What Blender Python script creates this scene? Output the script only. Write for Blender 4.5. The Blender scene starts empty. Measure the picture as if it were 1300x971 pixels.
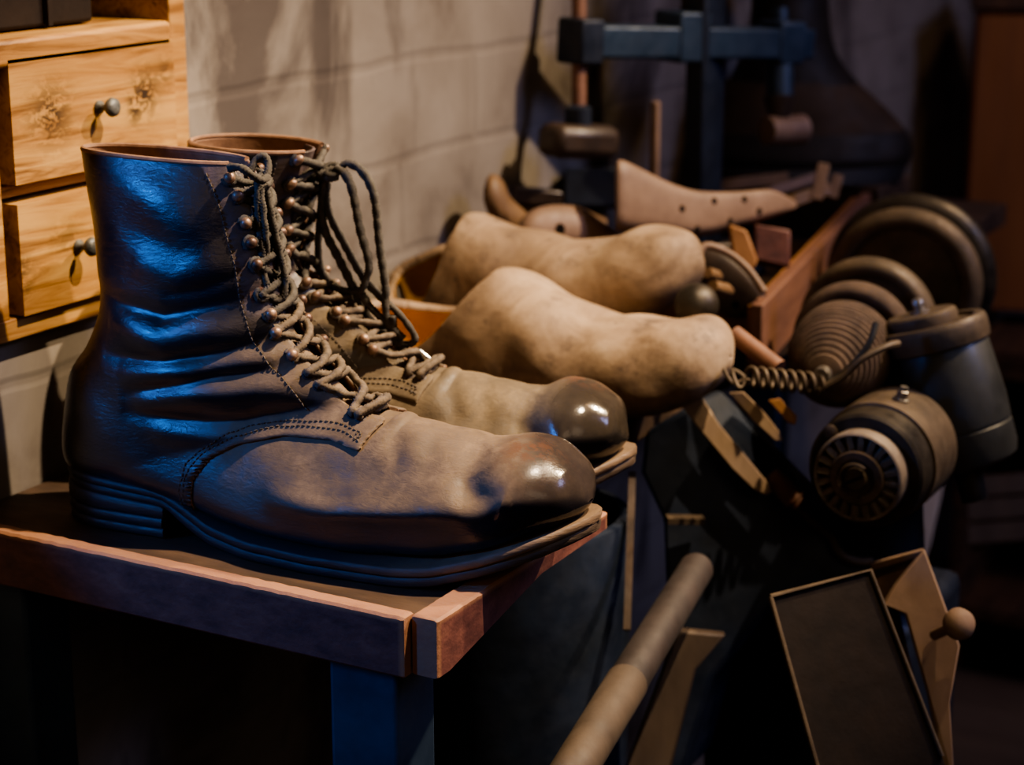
import bpy, math, random
import numpy as np
from mathutils import Vector, Matrix
from mathutils.bvhtree import BVHTree
random.seed(7); np.random.seed(7)
col = bpy.context.scene.collection
Z0 = 0.72                                   # bench top above the floor; all coordinates below are measured from the bench top
# ------------------------------------------------------------------ camera geometry (X out from the wall, Y along the wall, Z up)
FPX = 2500.0; PITCH = math.atan(680/2500); YAW = math.radians(29)
CAM = np.array([0.8473, -0.8678, 0.393])
def ray(px, py):
    u = (px-650)/FPX; v = (py-485.5)/FPX; c, s = math.cos(PITCH), math.sin(PITCH)
    X, Y, Z = u, c - v*s, -s - v*c
    return np.array([X*math.cos(YAW)-Y*math.sin(YAW), X*math.sin(YAW)+Y*math.cos(YAW), Z])
def UD(px, py, d): return CAM + ray(px, py)*d
def UY(px, py, y): r = ray(px, py); return CAM + r*((y-CAM[1])/r[1])
def UX(px, py, x): r = ray(px, py); return CAM + r*((x-CAM[0])/r[0])
def UZ(px, py, z): r = ray(px, py); return CAM + r*((z-CAM[2])/r[2])
def nz(v): v = np.asarray(v, float); return v/max(np.linalg.norm(v), 1e-9)
def smooth(x, a, b): t = np.clip((np.asarray(x, float)-a)/(b-a), 0, 1); return t*t*(3-2*t)
def catmull(pts, n):
    p = np.asarray(pts, float); m = len(p); t = np.linspace(0, m-1, n); i = np.clip(t.astype(int), 0, m-2); f = (t-i)[:, None]
    g = lambda k: p[np.clip(k, 0, m-1)]
    a, b, c, d = g(i-1), g(i), g(i+1), g(i+2)
    return .5*((2*b)+(c-a)*f+(2*a-5*b+4*c-d)*f**2+(3*b-a-3*c+d)*f**3)
def resample(path, step):
    p = np.asarray(path, float); L = np.r_[0, np.cumsum(np.linalg.norm(np.diff(p, axis=0), axis=1))]
    n = max(3, int(L[-1]/step)+1); s = np.linspace(0, L[-1], n)
    return np.stack([np.interp(s, L, p[:, k]) for k in range(p.shape[1])], 1)
# ------------------------------------------------------------------ objects
def thing(name, label, cat, base=(0, 0, 0), group=None, kind=None):
    o = bpy.data.objects.new(name, None); o.empty_display_size = .02; col.objects.link(o)
    o.location = (base[0], base[1], base[2]+Z0); o['base'] = [float(b) for b in base]
    tag(o, label, cat, group, kind); return o
def tag(o, label=None, cat=None, group=None, kind=None):
    if label: o['label'] = label
    if cat: o['category'] = cat
    if group: o['group'] = group
    if kind: o['kind'] = kind
    return o
def basis(d):
    d = nz(d); u = nz(np.cross(d, [0, 0, 1] if abs(d[2]) < .9 else [1, 0, 0])); return u, np.cross(d, u), d
class MB:
    def __init__(s): s.v = []; s.f = []; s.attr = {}
    def add(s, verts, faces):
        o = len(s.v); s.v += [tuple(map(float, q)) for q in verts]; s.f += [tuple(int(i)+o for i in f) for f in faces]; return s
    def box(s, c, size, R=None):
        h = np.asarray(size)/2; q = np.array([[x, y, z] for x in (-1, 1) for y in (-1, 1) for z in (-1, 1)])*h
        if R is not None: q = q @ np.asarray(R).T
        return s.add(q+np.asarray(c), [(0, 1, 3, 2), (4, 6, 7, 5), (0, 4, 5, 1), (2, 3, 7, 6), (0, 2, 6, 4), (1, 5, 7, 3)])
    def bar(s, p0, p1, w, t, up=(0, 0, 1)):
        p0, p1 = np.asarray(p0, float), np.asarray(p1, float); d = nz(p1-p0); a = nz(np.cross(d, up)); b = np.cross(a, d)
        return s.box((p0+p1)/2, (np.linalg.norm(p1-p0), w, t), np.stack([d, a, b], 1))
    def lathe(s, p0, axis, prof, seg=40, caps=True):      # prof: (distance along axis, radius)
        u, v, d = basis(axis); p0 = np.asarray(p0, float); ang = np.linspace(0, 2*np.pi, seg, endpoint=False)
        V = []; n = len(prof)
        for h, r in prof: V += list(p0+d*h+r*(np.outer(np.cos(ang), u)+np.outer(np.sin(ang), v)))
        Fc = [(i*seg+j, i*seg+(j+1) % seg, (i+1)*seg+(j+1) % seg, (i+1)*seg+j) for i in range(n-1) for j in range(seg)]
        if caps: Fc += [tuple(range(seg))[::-1], tuple((n-1)*seg+j for j in range(seg))]
        return s.add(V, Fc)
    def tube(s, path, r, seg=10, rope=0, pitch=.004, caps=True, closed=False):
        p = np.asarray(path, float); n = len(p); r = np.broadcast_to(r, (n,))
        t = np.gradient(p, axis=0); t /= np.maximum(np.linalg.norm(t, axis=1)[:, None], 1e-9)
        u = basis(t[0])[0]; V = []; L = np.r_[0, np.cumsum(np.linalg.norm(np.diff(p, axis=0), axis=1))]
        ang = np.linspace(0, 2*np.pi, seg, endpoint=False)
        for i in range(n):
            u = nz(u-t[i]*np.dot(u, t[i])); w = np.cross(t[i], u)
            rr = r[i]*(1+rope*np.abs(np.sin(ang*2+L[i]/pitch*2*np.pi))*np.abs(np.sin(-ang*2+L[i]/pitch*2*np.pi+.6))*2-rope*.6) if rope else r[i]*np.ones(seg)
            V += list(p[i]+(rr*np.cos(ang))[:, None]*u+(rr*np.sin(ang))[:, None]*w)
        m = n if closed else n-1
        Fc = [(i*seg+j, i*seg+(j+1) % seg, ((i+1) % n)*seg+(j+1) % seg, ((i+1) % n)*seg+j) for i in range(m) for j in range(seg)]
        if caps and not closed: Fc += [tuple(range(seg))[::-1], tuple((n-1)*seg+j for j in range(seg))]
        return s.add(V, Fc)
    def grid(s, P, wrap=True, cap0=False, cap1=False):
        T, H = P.shape[:2]; e = H if wrap else H-1
        Fc = [(i*H+j, i*H+(j+1) % H, (i+1)*H+(j+1) % H, (i+1)*H+j) for i in range(T-1) for j in range(e)]
        if cap0: Fc.append(tuple(range(H))[::-1])
        if cap1: Fc.append(tuple((T-1)*H+j for j in range(H)))
        return s.add(P.reshape(-1, 3), Fc)
    def ball(s, c, r, R=None, seg=20, rings=12):
        r = np.broadcast_to(r, (3,)); V = []
        for i in range(rings+1):
            a = math.pi*i/rings
            for j in range(seg):
                b = 2*math.pi*j/seg; V.append([math.sin(a)*math.cos(b), math.sin(a)*math.sin(b), math.cos(a)])
        V = np.array(V)*r
        if R is not None: V = V @ np.asarray(R).T
        return s.grid((V+np.asarray(c)).reshape(rings+1, seg, 3))
    def build(s, name, mat, parent=None, bevel=0, smooth_deg=40, solid=None, base=None, xf=None, fixn=True):
        V = np.array(s.v, float)
        if xf is not None: V = xf(V)
        top = parent
        while top is not None and top.parent is not None: top = top.parent
        if top is not None: b = np.array(top['base'])
        elif base is not None: b = np.asarray(base, float)
        else: b = np.array([V[:, 0].mean(), V[:, 1].mean(), V[:, 2].min()])
        me = bpy.data.meshes.new(name); me.from_pydata((V-b).tolist(), [], s.f)
        for k, a in s.attr.items():
            at = me.attributes.new(k, 'FLOAT', 'POINT'); at.data.foreach_set('value', np.asarray(a, np.float32))
        me.validate()
        if fixn:
            import bmesh
            bm = bmesh.new(); bm.from_mesh(me); bmesh.ops.remove_doubles(bm, verts=bm.verts, dist=1e-7); bmesh.ops.recalc_face_normals(bm, faces=bm.faces); bm.to_mesh(me); bm.free()
        me.polygons.foreach_set('use_smooth', [True]*len(me.polygons)); me.set_sharp_from_angle(angle=math.radians(smooth_deg))
        for m in (mat if isinstance(mat, (list, tuple)) else [mat]): me.materials.append(m)
        o = bpy.data.objects.new(name, me); col.objects.link(o)
        if parent is not None: o.parent = parent
        else: o.location = (b[0], b[1], b[2]+Z0); o['base'] = b.tolist()
        if bevel:
            m = o.modifiers.new('bevel', 'BEVEL'); m.width = bevel; m.segments = 2; m.limit_method = 'ANGLE'; m.angle_limit = math.radians(50)
        if solid:
            m = o.modifiers.new('solid', 'SOLIDIFY'); m.thickness = solid[0]; m.offset = -1; m.use_even_offset = False
            if len(solid) > 1: m.material_offset = solid[1]; m.material_offset_rim = solid[1]
        return o
# ------------------------------------------------------------------ materials
def nodes(name):
    m = bpy.data.materials.new(name); m.use_nodes = True; nt = m.node_tree; b = nt.nodes['Principled BSDF']; return m, nt, b
def N(nt, typ, **kw):
    n = nt.nodes.new(typ)
    for k, v in kw.items():
        if k.startswith('i_'): n.inputs[k[2:].replace('_', ' ')].default_value = v
        else: setattr(n, k, v)
    return n
def ramp(nt, src, stops):
    r = nt.nodes.new('ShaderNodeValToRGB'); e = r.color_ramp.elements
    while len(e) < len(stops): e.new(.5)
    for el, (p, c) in zip(e, stops):
        el.position = p; el.color = (*(c if hasattr(c, '__len__') else (c, c, c)), 1)
    nt.links.new(src, r.inputs[0]); return r.outputs[0]
def coords(nt, scale=(1, 1, 1), out='Object', rot=(0, 0, 0)):
    t = nt.nodes.new('ShaderNodeTexCoord'); m = nt.nodes.new('ShaderNodeMapping'); m.inputs['Scale'].default_value = scale; m.inputs['Rotation'].default_value = rot
    nt.links.new(t.outputs[out], m.inputs[0]); return m.outputs[0]
def noise(nt, vec, scale, detail=6, rough=.6, dist=0):
    n = N(nt, 'ShaderNodeTexNoise'); n.inputs['Scale'].default_value = scale; n.inputs['Detail'].default_value = detail
    n.inputs['Roughness'].default_value = rough; n.inputs['Distortion'].default_value = dist; nt.links.new(vec, n.inputs['Vector']); return n.outputs['Fac']
def mixc(nt, fac, a, b, mode='MIX'):
    n = nt.nodes.new('ShaderNodeMix'); n.data_type = 'RGBA'; n.blend_type = mode
    for sock, v in ((n.inputs[0], fac), (n.inputs[6], a), (n.inputs[7], b)):
        if hasattr(v, 'links'): nt.links.new(v, sock)
        elif hasattr(v, '__len__'): sock.default_value = (*v, 1)
        else: sock.default_value = v
    return n.outputs[2]
def math_(nt, op, a, b=None, clamp=False):
    n = nt.nodes.new('ShaderNodeMath'); n.operation = op; n.use_clamp = clamp
    for i, v in enumerate((a, b)):
        if v is None: continue
        if hasattr(v, 'links'): nt.links.new(v, n.inputs[i])
        else: n.inputs[i].default_value = v
    return n.outputs[0]
def bump(nt, b, h, strength=.3, dist=.002, prev=None):
    n = nt.nodes.new('ShaderNodeBump'); n.inputs['Strength'].default_value = strength; n.inputs['Distance'].default_value = dist
    nt.links.new(h, n.inputs['Height'])
    if prev: nt.links.new(prev, n.inputs['Normal'])
    nt.links.new(n.outputs[0], b.inputs['Normal']); return n.outputs[0]
def simple(name, stops, scale=20, stretch=(1, 1, 1), rough=(.5, .7), metal=0, bs=.3, bd=.001, dist=0, detail=6, spec=.5, bscale=None):
    m, nt, b = nodes(name); v = coords(nt, stretch); f = noise(nt, v, scale, detail, .6, dist)
    nt.links.new(ramp(nt, f, stops), b.inputs['Base Color'])
    nt.links.new(ramp(nt, noise(nt, v, scale*2.3, 4), [(.3, rough[0]), (.7, rough[1])]), b.inputs['Roughness'])
    b.inputs['Metallic'].default_value = metal; b.inputs['Specular IOR Level'].default_value = spec
    if bs: bump(nt, b, noise(nt, v, bscale or scale*3, 5), bs, bd)
    return m
def attr(nt, name): n = nt.nodes.new('ShaderNodeAttribute'); n.attribute_name = name; return n.outputs['Fac']
M = {}
def make_materials():
    # worn boot leather: black hide, brown dust where it has settled, shiny toe
    for key, dustcol, hide in (('leather', (.235, .168, .112), (.011, .0095, .011)), ('leather_far', (.20, .152, .098), (.013, .011, .010))):
        m, nt, b = nodes('worn_'+key); v = coords(nt)
        d = attr(nt, 'dust'); cap = attr(nt, 'cap')
        n1 = noise(nt, v, 26, 8, .65, .4); n2 = noise(nt, v, 190, 4, .7)
        mask = math_(nt, 'MULTIPLY', d, ramp(nt, n1, [(.28, .45), (.62, 1.0)]))
        mask = math_(nt, 'MULTIPLY', mask, ramp(nt, n2, [(.3, .7), (.65, 1.0)]), True)
        hidec = ramp(nt, noise(nt, v, 14, 6), [(.3, hide), (.7, tuple(h*1.9 for h in hide))])
        dc = ramp(nt, noise(nt, v, 45, 6), [(.3, tuple(x*.72 for x in dustcol)), (.7, dustcol)])
        c = mixc(nt, mask, hidec, dc)
        fm = math_(nt, 'MULTIPLY', attr(nt, 'face'), ramp(nt, noise(nt, v, 75, 7, .7, .6), [(.40, .25), (.62, 1.0)]))
        c = mixc(nt, fm, c, (.085, .052, .050))
        scuff = math_(nt, 'MULTIPLY', attr(nt, 'scuff'), ramp(nt, noise(nt, v, 110, 8, .75), [(.47, 0.0), (.55, 1.0)]))
        c = mixc(nt, scuff, c, (.10, .048, .028)); nt.links.new(c, b.inputs['Base Color'])
        r = math_(nt, 'ADD', math_(nt, 'MULTIPLY', math_(nt, 'MAXIMUM', mask, fm), .46), ramp(nt, n1, [(.3, .27), (.7, .40)]))
        r = math_(nt, 'ADD', math_(nt, 'SUBTRACT', r, math_(nt, 'MULTIPLY', cap, .23), True), math_(nt, 'MULTIPLY', attr(nt, 'scuff'), .25), True); nt.links.new(r, b.inputs['Roughness'])
        nt.links.new(math_(nt, 'MULTIPLY', ramp(nt, cap, [(0, .85), (1, .36)]), ramp(nt, mask, [(.1, 1.0), (.7, .2)])), b.inputs['Specular IOR Level'])
        vo = N(nt, 'ShaderNodeTexVoronoi'); vo.inputs['Scale'].default_value = 620; nt.links.new(v, vo.inputs['Vector'])
        wr = noise(nt, coords(nt, (1, 1, 2.6)), 120, 6, .6, 1.2)
        p = bump(nt, b, vo.outputs['Distance'], .07, .0005)
        wf = N(nt, 'ShaderNodeBump'); wf.inputs['Distance'].default_value = .0011; nt.links.new(wr, wf.inputs['Height']); nt.links.new(p, wf.inputs['Normal'])
        nt.links.new(ramp(nt, cap, [(0, .30), (1, .02)]), wf.inputs['Strength']); nt.links.new(wf.outputs[0], b.inputs['Normal'])
        M[key] = m
    M['facing'] = simple('worn_facing_leather', [(.3, (.016, .012, .015)), (.6, (.05, .032, .032)), (.75, (.085, .05, .04))], 60, rough=(.5, .75))
    M['lining'] = simple('tan_lining_leather', [(.3, (.16, .085, .05)), (.7, (.30, .17, .10))], 80, rough=(.6, .8))
    M['sole'] = simple('dark_sole_leather', [(.3, (.014, .012, .012)), (.7, (.04, .032, .028))], 50, (1, 1, 4), (.42, .62), bs=.35, bd=.0012)
    m, nt, b = nodes('worn_welt'); v = coords(nt); f = noise(nt, v, 60, 6)
    c = mixc(nt, math_(nt, 'MULTIPLY', attr(nt, 'dust'), ramp(nt, f, [(.25, .55), (.6, 1.)])), (.018, .015, .015), (.20, .135, .085)); nt.links.new(c, b.inputs['Base Color']); b.inputs['Roughness'].default_value = .55; bump(nt, b, noise(nt, coords(nt, (1, 1, 5)), 90, 6), .4, .0015); M['welt'] = m
    M['lace'] = simple('braided_lace', [(.3, (.035, .031, .027)), (.7, (.085, .073, .058))], 260, rough=(.85, .95), bs=.6, bd=.0006, bscale=900)
    M['lace_dusty'] = simple('dusty_braided_lace', [(.3, (.055, .043, .032)), (.7, (.16, .118, .08))], 200, rough=(.85, .95), bs=.6, bd=.0006, bscale=900)
    M['hook'] = simple('tarnished_brass', [(.3, (.15, .09, .06)), (.6, (.29, .19, .13)), (.8, (.38, .27, .19))], 240, rough=(.36, .55), metal=.45, bs=.1)
    M['hook_dark'] = simple('blackened_brass', [(.3, (.05, .035, .03)), (.7, (.16, .09, .06))], 240, rough=(.35, .6), metal=.6, bs=.1)
    M['rust'] = simple('rusty_iron', [(.3, (.05, .025, .02)), (.7, (.17, .075, .045))], 300, rough=(.7, .9), bs=.6)
    M['aglet'] = simple('bright_tin', [(.3, (.5, .5, .5)), (.7, (.75, .74, .72))], 100, rough=(.2, .35), metal=1, bs=0)
    M['stitch'] = simple('waxed_thread', [(.3, (.05, .04, .032)), (.7, (.12, .09, .065))], 300, rough=(.7, .9), bs=0)
    # pine with long grain along Y and pitted spots
    m, nt, b = nodes('old_pine'); v = coords(nt, (1, .09, 1)); f = noise(nt, v, 95, 7, .62, .9); f2 = noise(nt, coords(nt, (1, .25, 1)), 16, 4)
    c = ramp(nt, f, [(.36, (.13, .055, .013)), (.47, (.35, .185, .057)), (.60, (.48, .29, .10))])
    c = mixc(nt, math_(nt, 'MULTIPLY', ramp(nt, f2, [(.35, 0.), (.65, .55)]), 1.), c, (.25, .11, .022))
    blot = math_(nt, 'MULTIPLY', attr(nt, 'blot'), ramp(nt, noise(nt, coords(nt, (1, .6, 1)), 150, 7, .7, .6), [(.44, 0.), (.52, 1.)]))
    c = mixc(nt, blot, c, (.028, .014, .006)); nt.links.new(c, b.inputs['Base Color']); b.inputs['Roughness'].default_value = .55; bump(nt, b, f, .5, .0012); M['pine'] = m
    M['pine_dark'] = simple('stained_pine', [(.3, (.035, .018, .009)), (.7, (.10, .05, .02))], 60, (1, .12, 1), (.6, .8))
    # painted bench rails, worn at the edges
    m, nt, b = nodes('worn_painted_rail'); v = coords(nt, (.5, .5, 1)); f = noise(nt, v, 130, 6, .6)
    c = ramp(nt, f, [(.32, (.075, .027, .024)), (.55, (.13, .048, .038)), (.72, (.17, .07, .05))])
    g = N(nt, 'ShaderNodeNewGeometry'); pt = ramp(nt, g.outputs['Pointiness'], [(.52, 0.), (.60, 1.)])
    c = mixc(nt, math_(nt, 'MULTIPLY', attr(nt, 'bare'), ramp(nt, noise(nt, v, 60, 5), [(.25, .5), (.5, 1.)])), c, (.31, .155, .085)); nt.links.new(c, b.inputs['Base Color'])
    b.inputs['Roughness'].default_value = .62; bump(nt, b, noise(nt, coords(nt, (.6, .6, .6)), 320, 4), .5, .001); M['rail'] = m
    M['bench_floor'] = simple('dark_bench_board', [(.3, (.028, .016, .009)), (.55, (.06, .034, .018)), (.75, (.12, .07, .035))], 28, (.35, 1, 1), (.6, .85), bs=.4)
    m, nt, b = nodes('carved_clog_wood'); v = coords(nt); f = noise(nt, v, 22, 8, .65, .5); f2 = noise(nt, v, 85, 6, .7)
    c = ramp(nt, f, [(.28, (.11, .068, .038)), (.5, (.25, .172, .108)), (.7, (.37, .275, .185))])
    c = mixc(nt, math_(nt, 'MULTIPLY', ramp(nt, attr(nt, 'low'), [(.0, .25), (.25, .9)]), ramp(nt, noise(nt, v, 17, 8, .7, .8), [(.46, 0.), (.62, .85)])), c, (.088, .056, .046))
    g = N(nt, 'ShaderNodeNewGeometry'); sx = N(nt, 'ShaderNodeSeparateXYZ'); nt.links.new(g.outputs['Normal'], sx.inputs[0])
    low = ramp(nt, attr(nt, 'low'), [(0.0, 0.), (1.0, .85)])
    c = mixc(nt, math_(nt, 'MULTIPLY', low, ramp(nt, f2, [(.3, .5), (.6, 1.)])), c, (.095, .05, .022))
    c = mixc(nt, ramp(nt, noise(nt, v, 48, 6, .7), [(.56, 0.), (.68, .75)]), c, (.075, .05, .036)); nt.links.new(c, b.inputs['Base Color'])
    b.inputs['Roughness'].default_value = .72; bump(nt, b, f2, .45, .0016); M['clog'] = m
    M['clog_in'] = simple('clog_inside_wood', [(.3, (.34, .18, .05)), (.7, (.52, .30, .10))], 30, rough=(.7, .85))
    M['last'] = simple('beech_last_wood', [(.3, (.16, .10, .066)), (.7, (.27, .18, .125))], 30, (1, 1, 1), (.55, .7), bs=.15)
    M['last_yellow'] = simple('varnished_last_wood', [(.3, (.11, .06, .026)), (.7, (.21, .122, .055))], 30, rough=(.5, .7), bs=.15)
    M['last_dark'] = simple('dark_last_wood', [(.3, (.03, .02, .015)), (.7, (.07, .045, .03))], 30, rough=(.35, .55), bs=.15)
    M['hole'] = simple('dark_hole', [(.3, (.006, .004, .003)), (.7, (.012, .008, .006))], 30, rough=(.9, 1), bs=0, spec=.1)
    M['box_wood'] = simple('reddish_crate_wood', [(.3, (.11, .05, .032)), (.7, (.22, .105, .06))], 40, (1, .15, 1), (.55, .75))
    M['orange_wood'] = simple('orange_crate_wood', [(.3, (.24, .11, .035)), (.7, (.40, .20, .075))], 40, (1, .15, 1), (.55, .75))
    M['oldwood'] = simple('weathered_wood', [(.3, (.22, .15, .09)), (.7, (.38, .27, .17))], 40, (1, 1, .2), (.6, .8))
    M['iron_blue'] = simple('dark_blue_painted_iron', [(.3, (.008, .012, .022)), (.7, (.02, .03, .055))], 26, rough=(.4, .65), metal=.2, bs=.25)
    M['press_blue'] = simple('blue_painted_press', [(.3, (.018, .034, .060)), (.7, (.036, .064, .105))], 26, rough=(.4, .65), metal=.2, bs=.25)
    M['iron'] = simple('oily_cast_iron', [(.3, (.022, .018, .014)), (.7, (.06, .048, .035))], 40, rough=(.35, .6), metal=.5, bs=.3)
    M['iron_dusty'] = simple('dusty_iron', [(.3, (.055, .039, .025)), (.7, (.12, .086, .054))], 50, rough=(.5, .75), metal=.25, bs=.3)
    M['iron_green'] = simple('grey_green_enamel', [(.3, (.026, .028, .026)), (.7, (.060, .060, .052))], 22, rough=(.38, .6), metal=.2, bs=.2)
    M['brass_dull'] = simple('dull_bronze', [(.3, (.075, .055, .040)), (.7, (.15, .11, .08))], 90, rough=(.5, .7), metal=.25, bs=.2)
    M['steel'] = simple('scratched_steel', [(.3, (.22, .2, .18)), (.7, (.40, .37, .33))], 120, rough=(.3, .5), metal=.9, bs=.1)
    M['felt'] = simple('brown_brush_felt', [(.3, (.05, .032, .022)), (.7, (.115, .075, .05))], 60, rough=(.8, .95), bs=.5)
    M['rubber'] = simple('black_rubber', [(.3, (.008, .008, .009)), (.7, (.02, .019, .018))], 60, rough=(.5, .7))
    M['boot_old'] = simple('old_dark_leather', [(.3, (.008, .007, .006)), (.7, (.022, .017, .013))], 22, rough=(.5, .7), spec=.25)
    M['boot_brown'] = simple('old_brown_leather', [(.3, (.03, .019, .011)), (.7, (.065, .041, .023))], 22, rough=(.6, .8), spec=.25)
    M['tin_box'] = simple('dark_tin', [(.3, (.009, .006, .005)), (.7, (.019, .012, .009))], 36, rough=(.6, .8), metal=0, spec=.2)
    M['cupboard'] = simple('orange_brown_panel', [(.3, (.17, .065, .018)), (.7, (.27, .11, .032))], 18, (1, 1, .15), (.5, .7), bs=.15)
    M['knob'] = simple('grey_iron_knob', [(.3, (.07, .075, .075)), (.7, (.20, .20, .185))], 150, rough=(.4, .6), metal=.5, bs=.4)
    M['pole'] = simple('dark_pole_wood', [(.3, (.014, .010, .009)), (.7, (.032, .022, .019))], 30, (1, 1, .3), (.55, .75))
    M['board'] = simple('lit_patch_grey', [(.3, (.30, .26, .21)), (.7, (.48, .42, .35))], 20, (1, 1, .3), (.6, .8))
    M['dimwood'] = simple('dim_brown_wood', [(.3, (.045, .029, .018)), (.7, (.085, .058, .036))], 30, (1, 1, .3), (.6, .8))
    M['fin'] = simple('worn_bright_bronze', [(.3, (.11, .085, .062)), (.7, (.21, .165, .12))], 90, rough=(.5, .7), metal=.2, bs=.2)
    M['pole_lit'] = simple('lit_pole_wood', [(.3, (.035, .024, .016)), (.7, (.075, .053, .036))], 30, (1, 1, .3), (.6, .8))  # paler copy of the pole wood, imitates its lit end
    M['pale_wood'] = simple('pale_box_wood', [(.3, (.19, .12, .075)), (.7, (.30, .20, .13))], 30, (1, 1, .3), (.6, .8))  # even pale tone of the small drawer's wood
    # limewashed brick
    m, nt, b = nodes('limewashed_brick')
    t = N(nt, 'ShaderNodeTexCoord'); sp = N(nt, 'ShaderNodeSeparateXYZ'); nt.links.new(t.outputs['Object'], sp.inputs[0])
    cb = N(nt, 'ShaderNodeCombineXYZ'); nt.links.new(math_(nt, 'ADD', sp.outputs[0], sp.outputs[1]), cb.inputs[0]); nt.links.new(sp.outputs[2], cb.inputs[1])
    wob = N(nt, 'ShaderNodeTexNoise'); wob.inputs['Scale'].default_value = 9; nt.links.new(t.outputs['Object'], wob.inputs['Vector'])
    vv = N(nt, 'ShaderNodeVectorMath', operation='MULTIPLY_ADD'); nt.links.new(wob.outputs['Color'], vv.inputs[0]); vv.inputs[1].default_value = (.014, .014, 0); nt.links.new(cb.outputs[0], vv.inputs[2])
    br = N(nt, 'ShaderNodeTexBrick'); br.inputs['Scale'].default_value = 1; br.inputs['Brick Width'].default_value = .24; br.inputs['Row Height'].default_value = .078; br.inputs['Mortar Size'].default_value = .006; br.inputs['Mortar Smooth'].default_value = .8
    br.inputs['Color1'].default_value = (1, 1, 1, 1); br.inputs['Color2'].default_value = (.85, .85, .85, 1); br.inputs['Mortar'].default_value = (0, 0, 0, 1); nt.links.new(vv.outputs[0], br.inputs['Vector'])
    v = coords(nt); f = noise(nt, v, 7, 8, .62, .5)
    c = ramp(nt, f, [(.30, (.10, .082, .070)), (.48, (.19, .167, .145)), (.68, (.245, .22, .195))])
    c = mixc(nt, ramp(nt, noise(nt, coords(nt, (1, 1, .45)), 5.2, 6, .6, 1.0), [(.54, 0.), (.64, .85)]), c, (.055, .045, .043))
    c = mixc(nt, ramp(nt, br.outputs['Fac'], [(0, 0.), (1, .13)]), c, (.085, .07, .06)); nt.links.new(c, b.inputs['Base Color'])
    b.inputs['Roughness'].default_value = .9; b.inputs['Specular IOR Level'].default_value = .2
    h = math_(nt, 'SUBTRACT', math_(nt, 'MULTIPLY', noise(nt, v, 30, 6), .5), br.outputs['Fac']); bump(nt, b, h, .22, .004); M['wall'] = m
    M['floor'] = simple('worn_floor_boards', [(.3, (.06, .042, .028)), (.7, (.13, .092, .06))], 8, (.3, 1, 1), (.6, .85))
    M['ceiling'] = simple('dark_ceiling', [(.3, (.05, .045, .04)), (.7, (.09, .08, .07))], 8, rough=(.8, .95))
make_materials()
# ================================================================== BOOTS
SEAM = [(.1066, .012), (.1066, .0223), (.1086, .0408), (.119, .054), (.1381, .0645), (.1644, .0702), (.195, .071), (.2149, .0677),
        (.2175, .074), (.2235, .083), (.2235, .091)]
POLY = np.array(SEAM + [(.30, .2), (.15, .5), (-.2, .5), (-.2, -.1), (.1066, -.1)])
def seg_dist(p, a, b):
    d = b-a; t = np.clip(((p-a)@d)/max(d@d, 1e-12), 0, 1); return np.linalg.norm(p-(a+t[..., None]*d), axis=-1), t
def poly_sd(p):
    dist = np.full(p.shape[:-1], 9.); inside = np.zeros(p.shape[:-1], bool); n = len(POLY)
    for i in range(n):
        a, b = POLY[i], POLY[(i+1) % n]; dist = np.minimum(dist, seg_dist(p, a, b)[0])
        c = ((a[1] > p[..., 1]) != (b[1] > p[..., 1])); dy = b[1]-a[1]
        if abs(dy) > 1e-12: inside ^= c & (p[..., 0] < (b[0]-a[0])*(p[..., 1]-a[1])/dy+a[0])
    return np.where(inside, dist, -dist)
def line_bump(xz, pts, amp, width, taper=True):
    p = np.array(pts); out = np.zeros(xz.shape[:-1]); L = np.r_[0, np.cumsum(np.linalg.norm(np.diff(p, axis=0), axis=1))]; best = np.full(out.shape, 9.); par = np.zeros(out.shape)
    for i in range(len(p)-1):
        d, t = seg_dist(xz, p[i], p[i+1]); m = d < best; best = np.where(m, d, best); par = np.where(m, (L[i]+t*(L[i+1]-L[i]))/L[-1], par)
    fall = np.sin(np.pi*np.clip(par, 0, 1))**.5 if taper else 1
    return amp*np.exp(-(best/width)**2)*fall
def clip_grid(P, d, extra=()):
    """keep the part of the wrapped grid where d > 0; returns MB with attributes"""
    T, H = d.shape; W = np.concatenate([P]+[e[..., None] for e in extra], 2).reshape(-1, 3+len(extra)); dd = d.reshape(-1)
    verts = []; faces = []; idx = {}; cut = {}
    def vid(i):
        if i not in idx: idx[i] = len(verts); verts.append(W[i])
        return idx[i]
    def cid(i, j):
        k = (min(i, j), max(i, j))
        if k not in cut:
            t = dd[i]/(dd[i]-dd[j]); cut[k] = len(verts); verts.append(W[i]+(W[j]-W[i])*t)
        return cut[k]
    pos = d > 0
    for i in range(T-1):
        r0 = pos[i]; r1 = pos[i+1]
        if not (r0.any() or r1.any()): continue
        for j in range(H):
            k = (j+1) % H; q = (i*H+j, i*H+k, (i+1)*H+k, (i+1)*H+j); c = int(r0[j])+int(r0[k])+int(r1[j])+int(r1[k])
            if c == 0: continue
            if c == 4: faces.append(tuple(vid(x) for x in q)); continue
            for tri in ((q[0], q[1], q[2]), (q[0], q[2], q[3])):
                out = []
                for a, b in zip(tri, tri[1:]+tri[:1]):
                    if dd[a] > 0: out.append(vid(a))
                    if (dd[a] > 0) != (dd[b] > 0): out.append(cid(a, b))
                if len(set(out)) >= 3: faces.append(tuple(dict.fromkeys(out)))
    mb = MB(); V = np.array(verts); mb.add(V[:, :3], faces)
    return mb, V[:, 3:]
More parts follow.
